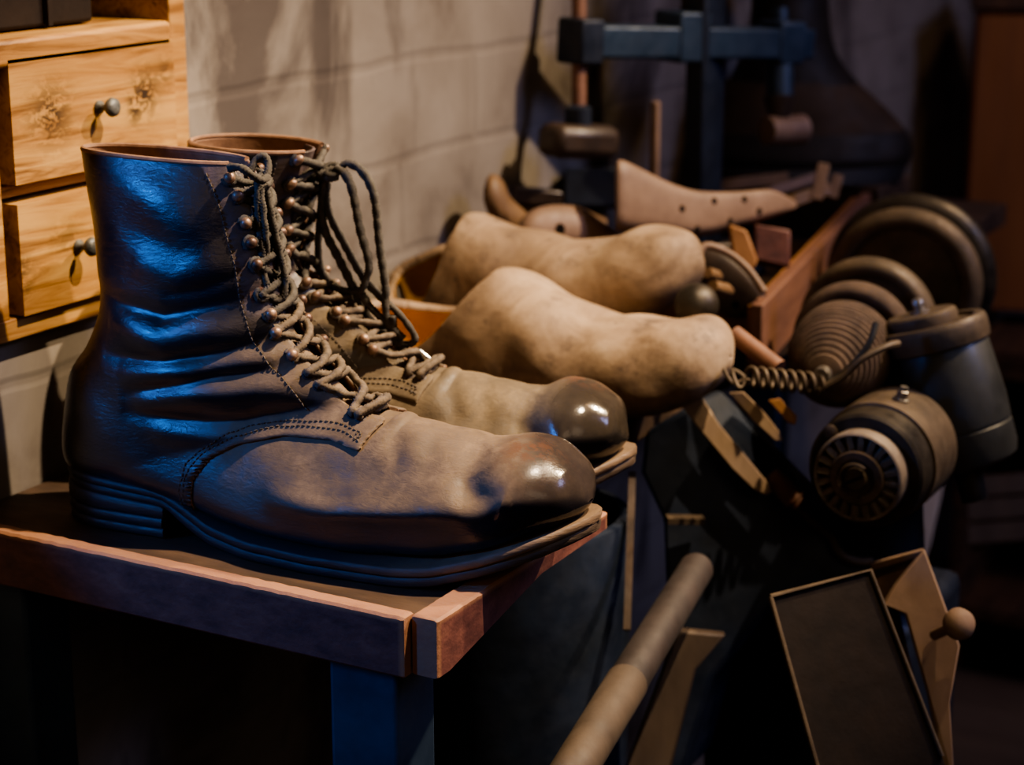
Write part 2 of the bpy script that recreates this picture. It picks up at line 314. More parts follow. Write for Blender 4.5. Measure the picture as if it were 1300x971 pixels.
class Boot:
    #         Bx    Bz    Tx    Tz    w     sm   nb   nt
    ST = [(.0210, .2225, .1300, .2195, .019, .50, 2.0, 2.1), (.0245, .203, .1385, .2000, .026, .50, 2.0, 2.1), (.0290, .176, .1440, .1735, .030, .50, 2.0, 2.1),
          (.0315, .150, .1490, .1500, .032, .48, 2.0, 2.1), (.0300, .128, .1560, .1300, .034, .46, 2.0, 2.1), (.0200, .106, .1700, .1130, .036, .44, 2.0, 2.0),
          (.0080, .088, .1830, .1020, .036, .42, 2.1, 2.0), (.0015, .062, .1930, .0945, .036, .36, 2.3, 2.0), (.0030, .034, .1990, .0900, .036, .30, 2.6, 1.9),
          (.0300, .029, .2050, .0870, .036, .28, 3.0, 1.9), (.0800, .0245, .2120, .0845, .039, .28, 3.2, 1.9), (.1200, .0135, .2200, .0830, .045, .30, 3.4, 1.9),
          (.1600, .0100, .2320, .0820, .050, .30, 3.6, 1.9), (.2000, .0095, .2460, .0805, .0515, .32, 3.6, 1.9), (.2330, .0100, .2650, .0780, .0510, .33, 3.4, 1.95),
          (.2620, .0120, .2840, .0755, .0495, .36, 3.2, 2.1), (.2850, .0170, .3010, .0755, .0465, .40, 3.0, 2.2), (.3050, .0235, .3160, .0735, .0420, .42, 2.8, 2.3),
          (.3200, .0290, .3265, .0680, .0345, .44, 2.6, 2.3), (.3320, .0350, .3360, .0610, .0245, .46, 2.4, 2.3), (.3390, .0400, .3410, .0545, .0140, .5, 2.2, 2.2), (.3430, .0455, .3431, .0475, .0035, .5, 2, 2)]
    def __init__(s, H, ang, scale=(1, 1, 1), mirror=1, top_w=None, gap=.0105, gap_top=.0105, nT=260, nH=200, far=False, lean=0., toe=.0028, top=None):
        s.H, s.ang, s.scale, s.mirror, s.gap, s.gap_top, s.far, s.lean = H, ang, scale, mirror, gap, gap_top, far, lean
        st = np.array(s.ST)
        for k_, v_ in (top or {}).items(): st[k_, :4] = v_
        if top_w:
            for i, w in enumerate(top_w): st[i, 4] = w
        S = catmull(st, nT); th = np.linspace(0, 2*np.pi, nH, endpoint=False); q = -np.cos(th); sn = np.sin(th)
        B = S[:, None, 0:2]; T = S[:, None, 2:4]; w = S[:, None, 4]; sm = S[:, None, 5]; nb = S[:, None, 6]; nt = S[:, None, 7]
        n = np.where(q < 0, nb, nt)
        f = sm+np.where(q < 0, -sm*np.abs(q)**(2/n), (1-sm)*np.abs(q)**(2/n))
        y = -np.sign(sn)*np.maximum(w, .0005)*np.abs(sn)**(2/n)
        XZ = B+(T-B)*f[..., None]; P = np.stack([XZ[..., 0], y, XZ[..., 1]], 2); s.th = th; s.q = q
        Nn = s.normals(P); xz = P[..., [0, 2]]; side = smooth(np.abs(y), .004, .016)
        D = np.zeros(y.shape); k = 1.0
        # ankle folds: grooves and the swells between them
        D += side*(line_bump(xz, [(.034, .146), (.06, .139), (.09, .135), (.15, .149)], -.0030, .0060)+line_bump(xz, [(.05, .126), (.09, .121), (.15, .134)], .0026, .0085))
        D += side*(line_bump(xz, [(.045, .108), (.092, .109), (.13, .116), (.162, .126)], -.0036, .0058)+line_bump(xz, [(.06, .098), (.11, .104), (.155, .116)], .0024, .0070))
        D += side*(line_bump(xz, [(.06, .086), (.09, .094), (.125, .103), (.165, .108)], -.0032, .0052)+line_bump(xz, [(.07, .083), (.115, .092), (.17, .098)], .0026, .0068))
        D += side*(line_bump(xz, [(.06, .077), (.10, .0745), (.14, .077), (.182, .089)], -.0034, .0054)+line_bump(xz, [(.08, .066), (.12, .066), (.16, .078)], .0016, .0065))
        D += side*line_bump(xz, [(.07, .165), (.10, .158), (.132, .165)], .0016, .008)+side*line_bump(xz, [(.06, .185), (.10, .175), (.13, .182)], -.0012, .010)
        D += side*line_bump(xz, [(.09, .147), (.115, .152), (.14, .163)], -.0014, .0035)
        # vamp: rolled ridge above the sole edge, dent behind the toe, creases across the ball
        D += side*(line_bump(xz, [(.16, .040), (.206, .0380), (.262, .0440), (.312, .0530)], .0038, .0064)+line_bump(xz, [(.18, .056), (.23, .059), (.275, .064)], -.0026, .0085))
        D += side*line_bump(xz, [(.15, .026), (.22, .022), (.29, .034)], -.0012, .007)
        D += line_bump(xz, [(.283, .075), (.281, .064), (.290, .0555), (.306, .052)], -.0056, .0078)
        D += side*line_bump(xz, [(.224, .0835), (.236, .072), (.243, .060)], -.0020, .0055)
        D += line_bump(xz, [(.252, .081), (.256, .072), (.262, .060)], -.0008, .0050)+line_bump(xz, [(.225, .084), (.232, .080)], .0018, .008)
        D += smooth(P[..., 0], .286, .305)*smooth(P[..., 2], .040, .055)*toe*(1-smooth(P[..., 0], .330, .342))
        for kx, kz, ph, am in ((120, 150, .3, .0003), (60, 70, 2.0, .0007)):
            D += am*np.sin(kx*P[..., 0]+kz*P[..., 2]+ph+np.sign(y))*side
        D *= (1-smooth(P[..., 2], .20, .222))
        P = P+Nn*D[..., None]; s.P = P; s.N = s.normals(P)
        x, z, yy = P[..., 0], P[..., 2], np.abs(P[..., 1]); nzv = s.N[..., 2]
        cap = smooth(x, .286, .312)
        dust = smooth(x, .085, .145)*smooth(nzv, -.08, .38)*(1-.82*cap*smooth(x+.35*P[..., 1], .285, .315))*(1-smooth(z, .118, .14))
        dust = np.maximum(dust, smooth(x, .13, .2)*(1-smooth(z, .115, .13))*smooth(nzv, .0, .3)*(1-.82*cap))
        s.dust, s.cap = dust, cap
        s.scuff = np.exp(-((x-.310)/.014)**2-((P[..., 1]+.012)/.016)**2)*(z > .06)
        g = gap+(gap_top-gap)*smooth(z, .13, .22); s.g = g
        jT = nH//2; ds = np.linalg.norm(P-np.roll(P, 1, 1), axis=2); arc = np.zeros(y.shape)
        for j in range(jT+1, nH): arc[:, j] = arc[:, j-1]+ds[:, j]
        for j in range(jT-1, -1, -1): arc[:, j] = arc[:, j+1]+ds[:, j+1]
        s.arc = arc; s.face = smooth(arc-g, .0195, .0185)*smooth(z, .128, .142)*(q[None, :] > 0)
        front = q[None, :] > .15
        d1 = poly_sd(np.stack([x, z], 2)); d2 = np.where(front, (yy-g), .05)
        kk = .006; h = np.clip(.5+.5*(d2-d1)/kk, 0, 1); s.dq = d2+(d1-d2)*h-kk*h*(1-h); s.d1 = d1; s.front = front; s.yy = yy
    def normals(s, P):
        a = np.gradient(P, axis=0); b = np.roll(P, -1, 1)-np.roll(P, 1, 1); n = np.cross(b, a); n /= np.maximum(np.linalg.norm(n, axis=2)[..., None], 1e-12)
        c = P.mean(1, keepdims=True); return np.where(((n*(P-c)).sum(2).mean() < 0), -n, n)
    def xf(s, V):
        V = np.array(V, float)*np.array(s.scale); V[:, 1] *= s.mirror
        V[:, 0] += s.lean*np.clip((V[:, 2]-.12)/.09, 0, 1.2)
        c, sn = math.cos(s.ang), math.sin(s.ang)
        return np.stack([s.H[0]+V[:, 0]*c-V[:, 1]*sn, s.H[1]+V[:, 0]*sn+V[:, 1]*c, V[:, 2]+.0006], 1)
    def inv(s, W):
        W = np.array(W, float); d = W[:, :2]-np.array(s.H); c, sn = math.cos(s.ang), math.sin(s.ang)
        return np.stack([(d[:, 0]*c+d[:, 1]*sn)-s.lean*np.clip((W[:, 2]-.12)/.09, 0, 1.2), (-d[:, 0]*sn+d[:, 1]*c)*s.mirror, W[:, 2]], 1)/np.array(s.scale)
    def at(s, i, y, lift=0):
        """point on the front of station row i (float) at side offset y"""
        i = float(np.clip(i, 0, s.P.shape[0]-1)); i0 = int(i); i1 = min(i0+1, s.P.shape[0]-1); f = i-i0
        Pr = s.P[i0]*(1-f)+s.P[i1]*f; Nr = s.N[i0]*(1-f)+s.N[i1]*f; H = len(s.th)
        js = np.arange(H//4, H//2+1) if y <= 0 else np.arange(H//2, 3*H//4+1)
        ys = Pr[js, 1]; j = js[np.argmin(np.abs(ys-y))]; n = nz(Nr[j]); p = Pr[j].copy()
        return p+n*lift, n
    def along(s, i, sg, dist, lift=0):
        i = float(np.clip(i, 0, s.P.shape[0]-1)); i0 = int(i); i1 = min(i0+1, s.P.shape[0]-1); f = i-i0; H = len(s.th)
        Pr = s.P[i0]*(1-f)+s.P[i1]*f; Nr = s.N[i0]*(1-f)+s.N[i1]*f; A = s.arc[i0]*(1-f)+s.arc[i1]*f
        js = np.arange(H//2, 0, -1) if sg < 0 else np.arange(H//2, H); a = A[js]; k = int(np.clip(np.searchsorted(a, dist), 1, len(a)-1)); t = (dist-a[k-1])/max(a[k]-a[k-1], 1e-9)
        n = nz(Nr[js[k-1]]*(1-t)+Nr[js[k]]*t); return Pr[js[k-1]]*(1-t)+Pr[js[k]]*t+n*lift, n
    def row(s, x, z, y):
        """row whose front point at offset y lies nearest (x, z)"""
        best = (9, 0)
        for i in range(0, int(s.P.shape[0]*.65)):
            p, _ = s.at(i, y); d = (p[0]-x)**2+(p[2]-z)**2
            if d < best[0]: best = (d, i)
        return best[1]
    def build(s, name, label, group, hooks, bow, aglets, lacemat, dusty_from):
        H = s.H; root = thing(name, label, 'boot', (H[0], H[1], 0), group)
        lea = M['leather_far' if s.far else 'leather']; xf = s.xf; P, Nn = s.P, s.N
        ex = (s.dust, s.cap, s.scuff, s.face)
        def setattrs(mb, E): mb.attr = dict(dust=E[:, 0], cap=E[:, 1], scuff=E[:, 2], face=E[:, 3]); return mb
        mb, E = clip_grid(P, .007-s.d1, ex); setattrs(mb, E).build('vamp', lea, root, solid=(.002,), xf=xf, fixn=True)
        mb, E = clip_grid(P+Nn*(.0019*smooth(s.dq, -.001, .001)+.0004)[..., None], s.dq, ex); setattrs(mb, E).build('quarter', [lea, M['lining']], root, solid=(.0024, 1), xf=xf)
        # tongue under the lacing
        rowi = np.arange(P.shape[0])[:, None]; last = s.row(.222, .087, 0)
        dt = np.minimum.reduce([np.where(s.front, s.g+.010-s.yy, -.01), (last+14-rowi)*.0015+0*s.yy, (rowi-1)*.002+.0005+0*s.yy])
        mb, E = clip_grid(P-Nn*.0035, dt, ex); tg = setattrs(mb, E).build('tongue', M['leather_far'] if s.far else lea, root, solid=(.0018, 0), xf=xf); tg['label'] = 'plain leather tongue behind the laces'
        # seam threads on the quarter edge and beside the facing
        st = None
        def stitches(path, nrm, r=.00042, L=.0021):
            nonlocal st
            p = resample(path, .0032); q = np.asarray(path)
            for a, b in zip(p[:-1], p[1:]):
                c = (a+b)/2; d = nz(b-a); j = np.argmin(np.linalg.norm(q-c, axis=1)); n = nrm[j]
                st.tube([c-d*L/2-n*.0004, c-d*L*.25+n*.0004, c+d*L*.25+n*.0004, c+d*L/2-n*.0004], r, 5)
        tree_pts = P.reshape(-1, 3); tree_n = Nn.reshape(-1, 3); flat_y = P[..., 1].reshape(-1)
        for sg in (-1, 1):
            st = MB(); half = (flat_y*sg > 0)
            hp, hn = tree_pts[half], tree_n[half]
            for off in (.0045, .0072):
                sm_ = catmull(np.array(SEAM[1:9]), 60); tn = np.gradient(sm_, axis=0); tn /= np.linalg.norm(tn, axis=1)[:, None]
                pp = sm_+np.stack([-tn[:, 1], tn[:, 0]], 1)*off; path = []; nn = []
                for x, z in pp:
                    j = np.argmin((hp[:, 0]-x)**2+(hp[:, 2]-z)**2); path.append(hp[j]+hn[j]*.0024); nn.append(hn[j])
                path = np.array(path); path[1:-1] = (path[:-2]+path[1:-1]*2+path[2:])/4; stitches(path, np.array(nn))
            i0, i1 = 4, s.row(.2, .0925, 0); path = []; nn = []
            for i in np.linspace(i0, i1, 110):
                z = s.at(i, 0)[0][2]; gg = s.gap+(s.gap_top-s.gap)*smooth(z, .13, .22); p, n = s.along(i, sg, gg+.0185+.004*(1-smooth(z, .10, .16)), .0026); path.append(p); nn.append(n)
            path = np.array(path)
            for _ in range(6): path[1:-1] = (path[:-2]+path[1:-1]*2+path[2:])/4
            stitches(path, np.array(nn)); st.build('stitching', M['stitch'], root, xf=xf)
        # bound top edge
        H_ = len(s.th); j0 = [j for j in range(H_) if s.dq[0, j] > .0005]; k0 = next(k for k in range(len(j0)-1) if j0[k+1]-j0[k] > 1)
        order = j0[k0+1:]+j0[:k0+1]; rim = [P[0, j]+Nn[0, j]*.0011+np.array([0, 0, .0006]) for j in order]
        down = [P[i, order[-1]]+Nn[i, order[-1]]*.0011 for i in (2, 4, 6, 8)]; down0 = [P[i, order[0]]+Nn[i, order[0]]*.0011 for i in (8, 6, 4, 2)]
        bind = MB().tube(resample(np.array(rim), .0015), .0017, 8).build('top_binding', M['lining'], root, xf=xf); bind['label'] = 'tan leather edge of the boot opening'
        # sole, welt, heel
        hw = np.array([(0, .001), (.002, .010), (.008, .021), (.018, .029), (.035, .0345), (.06, .0355), (.09, .036), (.12, .043), (.15, .0500), (.19, .0550), (.225, .0555), (.26, .0540), (.285, .050), (.309, .0435), (.327, .0335), (.339, .0215), (.346, .010), (.3485, .001)])
        zb = np.array([(0, .0235), (.083, .0200), (.098, .0115), (.117, .0035), (.140, .0003), (.18, 0), (.245, 0), (.267, .0025), (.295, .0105), (.325, .0215), (.3485, .0310)])
        zt = np.array([(0, .0350), (.08, .0300), (.10, .0240), (.12, .0160), (.148, .0125), (.19, .0118), (.245, .0120), (.267, .0145), (.295, .0222), (.325, .0330), (.3485, .0415)])
        xs = .3485*(1-np.cos(np.linspace(0, np.pi, 130)))/2
        def slab(x0, x1, grow, fb, ft, name, mat, seg=90, dustv=None, par=root):
            X = x0+(x1-x0)*(1-np.cos(np.linspace(0, np.pi, seg)))/2; G = []
            for x in X:
                w = np.interp(x, hw[:, 0], hw[:, 1])+grow; w = max(w, .0006); b = fb(x); t = ft(x); r = min(.0012, (t-b)*.3, w*.4)
                if x1 < .2 and x > x1-.001: w = w
                G.append([(x, -w+r, b), (x, -w, b+r), (x, -w, t-r), (x, -w+r, t), (x, w-r, t), (x, w, t-r), (x, w, b+r), (x, w-r, b)])
            G = np.array(G); mb = MB().grid(G, cap0=True, cap1=True); mb.attr = dict(dust=np.repeat(smooth(X, .19, .31), 8)*(.75 if dustv is None else dustv))
            return mb.build(name, mat, par, xf=xf, smooth_deg=50)
        hw[:, 1] = np.interp(hw[:, 0], hw[:, 0], hw[:, 1])
        fzb = lambda x: float(np.interp(x, zb[:, 0], zb[:, 1])); fzt = lambda x: float(np.interp(x, zt[:, 0], zt[:, 1]))
        mid = lambda x: fzb(x)+(fzt(x)-fzb(x))*.52
        slab(0.0005, .3475, -.0012, fzb, mid, 'sole', M['welt'], dustv=.35)
        slab(0, .3485, .0003, mid, fzt, 'welt', M['welt'], dustv=1.)
        hl = lambda k: (lambda x: .0066*k*1.0+(0.0 if k else 0)); tops = [0, .0062, .0128]
        heel = None
        for k in range(3):
            b0 = (lambda x, k=k: tops[k]+.0001); t0 = (lambda x, k=k: (tops[k+1] if k < 2 else fzb(x)+.0006))
            o = slab(.001+.0006*(2-k), .0835+.0006*k-.001*(k == 1), -.0002-.0005*(2-k), b0, t0, ['heel_cap', 'heel', 'heel_lift'][k], M['sole'], 50)
        # hooks and eyelets along both facings
        pos = []
        for k, (x, z, kind) in enumerate(hooks):
            i = s.row(x, z, -.5*(s.gap+s.gap_top)-.006); pr = []
            for sg in (-1, 1):
                zz = s.at(i, 0)[0][2]; gg = s.gap+(s.gap_top-s.gap)*float(smooth(zz, .13, .22)); p, n = s.along(i, sg, gg+.0072, .0022); pr.append((p, n))
                if kind == 'h':
                    h = MB().lathe(p-n*.001, n, [(0, .0030), (.0016, .0030), (.0018, .0016), (.0042, .0015), (.0044, .0034), (.0056, .0034), (.0068, .0030), (.0078, .0021), (.0083, .0008)], 16)
                    h.build('lace_hook', M['hook_dark' if (sg > 0 and not s.far) or (not s.far and 3 <= k <= 4) else 'hook'], root, xf=xf)
                elif kind == 'e':
                    MB().lathe(p-n*.0008, n, [(0, .0018), (0, .0036), (.0010, .0036), (.0014, .0028), (.0010, .0018)], 18, caps=False).build('eyelet', M['facing'], root, xf=xf)
                elif kind == 'r':
                    e = MB().lathe(p-n*.0008, n, [(0, .0009), (0, .0066), (.0009, .0066), (.0012, .0045), (.0024, .0043), (.0026, .0034), (.0020, .0012), (.0006, .0009)], 22, caps=False).build('hook_plate', M['rust'], root, xf=xf)
                    if sg < 0: e['label'] = 'rusty plate where a lace hook has broken off'
            pos.append((i, pr))
        # laces
        lc = MB(); ld = MB(); r = .0021
        for k in range(len(pos)-1):
            (i, a), (j, b) = pos[k], pos[k+1]
            tgt = ld if k >= dusty_from else lc
            for sg in (0, 1):
                p, n = a[sg]; q, m = b[1-sg]; mid0 = []
                for t in np.linspace(0.18, .82, 7):
                    yy = (p[1]*(1-t)+q[1]*t); c, cn = s.at(i+(j-i)*t, yy, .0040+(.0012 if sg else -.0032)*math.sin(math.pi*t)); mid0.append(c)
                path = [p+n*.001, p+n*.0032]+mid0+[q+m*.0032, q+m*.001]
                tgt.tube(resample(catmull(np.array(path), 40), .0009), r, 10, rope=.34)
            if hooks[k][2] in 'hr' and k >= 0:      # turn of lace round the hook
                for sg in (0, 1):
                    p, n = a[sg]; u, v, _ = basis(n); ang = np.linspace(0, 4.2, 16)+k
                    tgt.tube([p+n*.0022+(u*math.cos(t)+v*math.sin(t))*.0030 for t in ang], r*.85, 8, rope=.2)
        (i, a), (j, b) = pos[-1], pos[-1]
        ld.tube(resample(catmull(np.array([a[0][0]+a[0][1]*.001, a[0][0]+a[0][1]*.004, s.at(i, 0, .0065)[0], a[1][0]+a[1][1]*.004, a[1][0]+a[1][1]*.001]), 30), .0009), r*1.1, 10, rope=.34)
        for path in bow: lc.tube(resample(catmull(s.inv(path) if not getattr(path, 'local', False) else path, 90), .0009), r*1.0, 10, rope=.34)
        lo = lc.build('lace', lacemat, root, xf=xf, smooth_deg=80)
        if ld.v: d = ld.build('lace_crossing', M['lace_dusty'], lo, xf=xf, smooth_deg=80); d['label'] = 'dust-brown lower crossings of the lace'
        for p0, p1 in aglets:
            p0, p1 = s.inv([p0, p1]); MB().lathe(p0, p1-p0, [(0, .0017), (.001, .0021), (np.linalg.norm(p1-p0)-.002, .0019), (np.linalg.norm(p1-p0), .0012)], 12).build('aglet', M['aglet'], lo, xf=xf)['label'] = 'bright metal lace tip'
        return root
B1 = Boot((.0535, .0125), math.radians(6.2), scale=(.983, .975, 1), gap=.0085, gap_top=.0085, far=False)
def on_boot(b, px, y):                       # the world point seen at a pixel, on the boot's own lengthwise plane at side offset y
    n = np.array([-math.sin(b.ang), math.cos(b.ang), 0]); p0 = np.array([b.H[0], b.H[1], 0])+n*y*b.mirror*b.scale[1]; r = ray(*px); return CAM+r*(np.dot(p0-CAM, n)/np.dot(r, n))
def trace(b, pts):                           # (px, py, y)
    return np.array([on_boot(b, p[:2], p[2]) for p in pts])
HOOKS1 = [(.1245, .2165, 'h'), (.1300, .2030, 'h'), (.1320, .1890, 'h'), (.1330, .1750, 'h'), (.1345, .1615, 'h'), (.1385, .1470, 'r'),
          (.1490, .1365, 'h'), (.1590, .1290, 'h'), (.1690, .1200, 'h'), (.1770, .1095, 'e'), (.1885, .1020, 'e'), (.1995, .0950, 'e'), (.2090, .0895, 'e')]
bow1 = [trace(B1, [(318, 220, .0), (324, 205, .004), (335, 200, .006), (341, 210, .006), (338, 224, .002), (330, 232, -.002)]),
        trace(B1, [(291, 215, -.020), (305, 214, -.021), (322, 225, -.016), (333, 230, -.008), (340, 226, 0)]),
        trace(B1, [(332, 228, -.005), (338, 236, -.006), (341, 228, .001), (333, 224, .002), (329, 232, -.006), (337, 240, -.008)]),
        trace(B1, [(328, 230, -.010), (327, 262, -.012), (332, 310, -.012), (336, 352, -.012), (343, 377, -.011), (352, 383, -.009), (360, 376, -.006), (362, 355, -.004), (355, 320, -.004), (346, 280, -.004), (339, 246, -.004), (335, 232, -.004)]),
        trace(B1, [(336, 232, -.002), (342, 262, -.001), (349, 300, 0), (353, 330, 0), (352, 352, 0)]),
        trace(B1, [(330, 236, -.009), (334, 270, -.011), (337, 300, -.011), (339, 330, -.008)])]
boot1 = B1.build('work_boot', 'nearer black lace-up ankle boot with dusty vamp, by the front rail of the bench', 'pair of old lace-up boots', HOOKS1, bow1, [], M['lace'], 6)
B2 = Boot((.0300, .0862), math.radians(14.6), scale=(.972, .905, .975), mirror=-1, lean=.029, top={0: (.0270, .2225, .1115, .2195), 1: (.0285, .203, .1115, .200), 2: (.0300, .176, .1145, .1735), 3: (.0315, .150, .1200, .152), 4: (.0300, .128, .1390, .131)}, toe=.0065, top_w=[.034, .034, .034, .034, .035], gap=.012, gap_top=.016, far=True)
HOOKS2 = [(x, z, 'e' if k > 10 else 'h') for k, (x, z, t) in enumerate(HOOKS1)]
bow2 = [trace(B2, p) for p in (
    [(412, 221, .004), (420, 216, .002), (432, 214, 0), (442, 208, 0), (460, 219, 0), (475, 250, 0), (482, 313, 0), (490, 372, 0), (491, 403, 0), (497, 430, -.004)],
    [(425, 214, .002), (437, 221, .003), (447, 242, .004), (457, 292, .004), (468, 332, .004), (466, 352, .004), (458, 372, .004)],
    [(410, 222, .004), (409, 236, -.006), (407, 270, -.006), (404, 313, -.006), (409, 348, -.006), (427, 366, -.004), (446, 372, -.002), (457, 372, 0), (479, 400, 0), (513, 431, -.003)],
    [(416, 220, .002), (415, 240, -.003), (418, 272, -.003), (439, 314, -.003), (464, 357, -.003), (501, 394, -.003), (521, 418, -.003), (527, 432, -.003), (519, 438, -.003), (501, 434, -.003), (474, 412, -.003), (454, 378, -.003), (430, 329, -.003), (412, 292, -.003), (409, 255, -.003), (414, 226, 0)],
    [(404, 224, .006), (412, 220, .004), (421, 224, .004), (429, 220, .002), (428, 212, 0), (418, 211, 0), (411, 217, .002), (418, 227, .004), (430, 226, .002)],
    [(366, 232, -.018), (380, 227, -.016), (396, 227, -.009), (412, 226, -.001), (424, 222, .003)],
    [(498, 402, 0), (503, 430, -.004), (512, 446, -.006), (524, 452, -.006), (533, 448, -.006)])]
boot2 = B2.build('work_boot', 'farther of the two worn black lace-up ankle boots, wide open top, lace bow hanging loose', 'pair of old lace-up boots', HOOKS2, bow2, [(on_boot(B2, (531, 446), -.006), on_boot(B2, (553, 464), -.006))], M['lace'], 5)
# ================================================================== SETTING
def struct(mb, name, mat, **k): o = mb.build(name, mat, base=(0, 0, 0), **k); o['kind'] = 'structure'; return o
AY = .1915                                              # where the cupboard alcove ends and the plain wall begins
wl = MB(); wl.box((-.15, (AY+2.75)/2, .5), (.30, 2.75-AY, 2.44)); wl.box((-.15, (AY-.42)/2, -.311), (.30, AY+.42, .818)); wl.box((-.235, (AY-.42)/2, .909), (.13, AY+.42, 1.622)); wl.box((-1.85, -1.71, .5), (.10, 2.58, 2.44)); wl.box((-1.05, -.37, .5), (1.5, .10, 2.44))
struct(wl, 'wall_left', M['wall'])
struct(MB().box((1.6, 2.70, .5), (3.2, .10, 2.44)), 'wall_back', M['wall'])
struct(MB().box((3.25, -.15, .5), (.10, 5.8, 2.44)), 'wall_right', M['wall'])
struct(MB().box((.70, -3.05, .5), (5.2, .10, 2.44)), 'wall_front', M['wall'])
struct(MB().box((.70, -.15, -.75), (5.2, 5.8, .06)), 'floor', M['floor'])
struct(MB().box((.70, -.15, 1.75), (5.2, 5.8, .06)), 'ceiling', M['ceiling'])
# ================================================================== WORKBENCH
def rail(p0, p1, zt, zb, th, name, par, n=60, taper=None):
    """painted board on edge, its top and ends rubbed to bare wood"""
    p0, p1 = np.array(p0), np.array(p1); d = nz(np.r_[p1-p0, 0])[:2]; L = np.linalg.norm(p1-p0); nn = np.array([-d[1], d[0]])*th/2
    r = .0014; hs = [(-1, zb+r), (-1, zb+.010), (-1, (zt+zb)/2), (-1, zt-.004), (-1, zt-r), (-1+2*r/th, zt), (0, zt), (1-2*r/th, zt), (1, zt-r), (1, zt-.004), (1, (zt+zb)/2), (1, zb+r), (1-2*r/th, zb), (-1+2*r/th, zb)]
    tt = np.r_[0, .0015/L, .004/L, np.linspace(.012/L, 1-.012/L, n), 1-.004/L, 1-.0015/L, 1]
    G = []; A = []
    rng = np.random.RandomState(int(L*1e4) % 1000)
    for t in tt:
        zb_ = zb if taper is None else zt-np.interp(t*L, taper[0], taper[1]); e = min(t, 1-t)*L; ins = max(0, .0012-e)*.6; jig = rng.uniform(-.0003, .0003)
        for a, z in hs:
            z = zt-(zt-z)*(zt-zb_)/(zt-zb) if z < zt-.0045 else z; q = p0+d*t*L+nn*(a*(1-ins/th*2)); zz = min(max(z, zb_+ins), zt-ins)+(jig if z > zt-.003 else 0); G.append((q[0], q[1], zz))
            A.append(max(float(z >= zt-r-1e-6), .85*float(e < .004)))
    mb = MB().grid(np.array(G).reshape(len(tt), len(hs), 3), cap0=True, cap1=True); mb.attr = dict(bare=A); return mb.build(name, M['rail'], par, smooth_deg=35)
bench = thing('workbench', 'narrow wall workbench with purple-brown rails that carries the boots and clogs', 'workbench', (.16, .2, -.72))
MB().box((.1668, .0525, -.010), (.3304, .195, .020)).build('top_board', M['bench_floor'], bench, bevel=.0015)
MB().box((.133, .7505, -.012), (.262, 1.199, .024)).build('rear_top_board', M['bench_floor'], bench, bevel=.0015)
rail((.002, -.0505), (.3325, -.0505), .0045, -.0300, .0115, 'front_rail', bench)
rail((.3415, -.0500), (.3415, .150), .0045, -.0295, .0165, 'side_rail', bench, taper=([0, .012, .115, .26], [.034, .034, .0125, .0100]))
for x, y in ((.292, -.015), (.03, -.02), (.18, 1.22), (.03, 1.22)): MB().box((x, y, -.3705), (.045, .04, .698)).build('leg', M['press_blue'], bench, bevel=.003)
MB().box((.06, .62, -.0425), (.05, 1.25, .035)).build('stretcher', M['pine_dark'], bench, bevel=.003)
# ================================================================== DRAWER CABINET IN THE ALCOVE
FX = .012
cab = thing('drawer_cabinet', 'old yellow pine drawer cabinet set in the wall behind the boots', 'cabinet', (-.06, .08, .098))
CY0, CY1 = -.16, .1905; zz = lambda px, py: UX(px, py, FX)[2]; yy_ = lambda px, py: UX(px, py, FX)[1]
MB().box(((FX-.165)/2, CY1-.009, .24), (FX+.165, .0165, .283)).build('side_panel', M['pine'], cab, bevel=.0012)
MB().box(((FX-.165)/2, CY0+.008, .24), (FX+.165, .0165, .283)).build('side_panel', M['pine'], cab, bevel=.0012)
MB().box((-.1635, (CY0+CY1)/2, .24), (.006, CY1-CY0-.036, .283)).build('back_panel', M['pine_dark'], cab)
zs = (zz(0, 52)+zz(210, 25))/2
MB().box((-.073, (CY0+CY1)/2-.001, zs-.0085), (.176, CY1-CY0-.036, .017)).build('shelf', M['pine'], cab, bevel=.003)
d1t = (zz(5, 72)+zz(222, 47))/2; d1b = (zz(7, 238)+zz(105, 219))/2; d2t = d1b-.010; d2b = (zz(7, 412)+zz(120, 372))/2
yl = yy_(6, 150)
MB().box((-.08, (CY0+CY1)/2, (d1b+d2t)/2), (.165, CY1-CY0-.036, .0075)).build('drawer_divider', M['pine'], cab, bevel=.001)
MB().box((-.075, (CY0+CY1)/2, (d2b+.0995)/2), (.17, CY1-CY0-.036, d2b-.0995-.001)).build('bottom_rail', M['pine'], cab, bevel=.001)
MB().box((-.078, yl-.010, .19), (.175, .0115, .18)).build('partition', M['pine'], cab, bevel=.001)
def board(y0, y1, z0, z1, x0, x1, spots):
    ys = np.linspace(y0, y1, 60); zz_ = np.linspace(z0, z1, 34); V = []; A = []
    for y in ys:
        for z in zz_: V.append((x1, y, z)); A.append(sum(w*math.exp(-((y-a)/ra)**2-((z-b)/rb)**2) for a, b, ra, rb, w in spots))
    n = len(zz_); fc = [(i*n+j, (i+1)*n+j, (i+1)*n+j+1, i*n+j+1) for i in range(59) for j in range(n-1)]
    mb = MB().add(V, fc); mb.add([(x0, y0, z0), (x0, y1, z0), (x0, y1, z1), (x0, y0, z1), (x1, y0, z0), (x1, y1, z0), (x1, y1, z1), (x1, y0, z1)], [(0, 3, 2, 1), (0, 1, 5, 4), (2, 3, 7, 6), (1, 2, 6, 5), (3, 0, 4, 7)])
    mb.attr = dict(blot=[min(a, 1) for a in A]+[0]*8); return mb
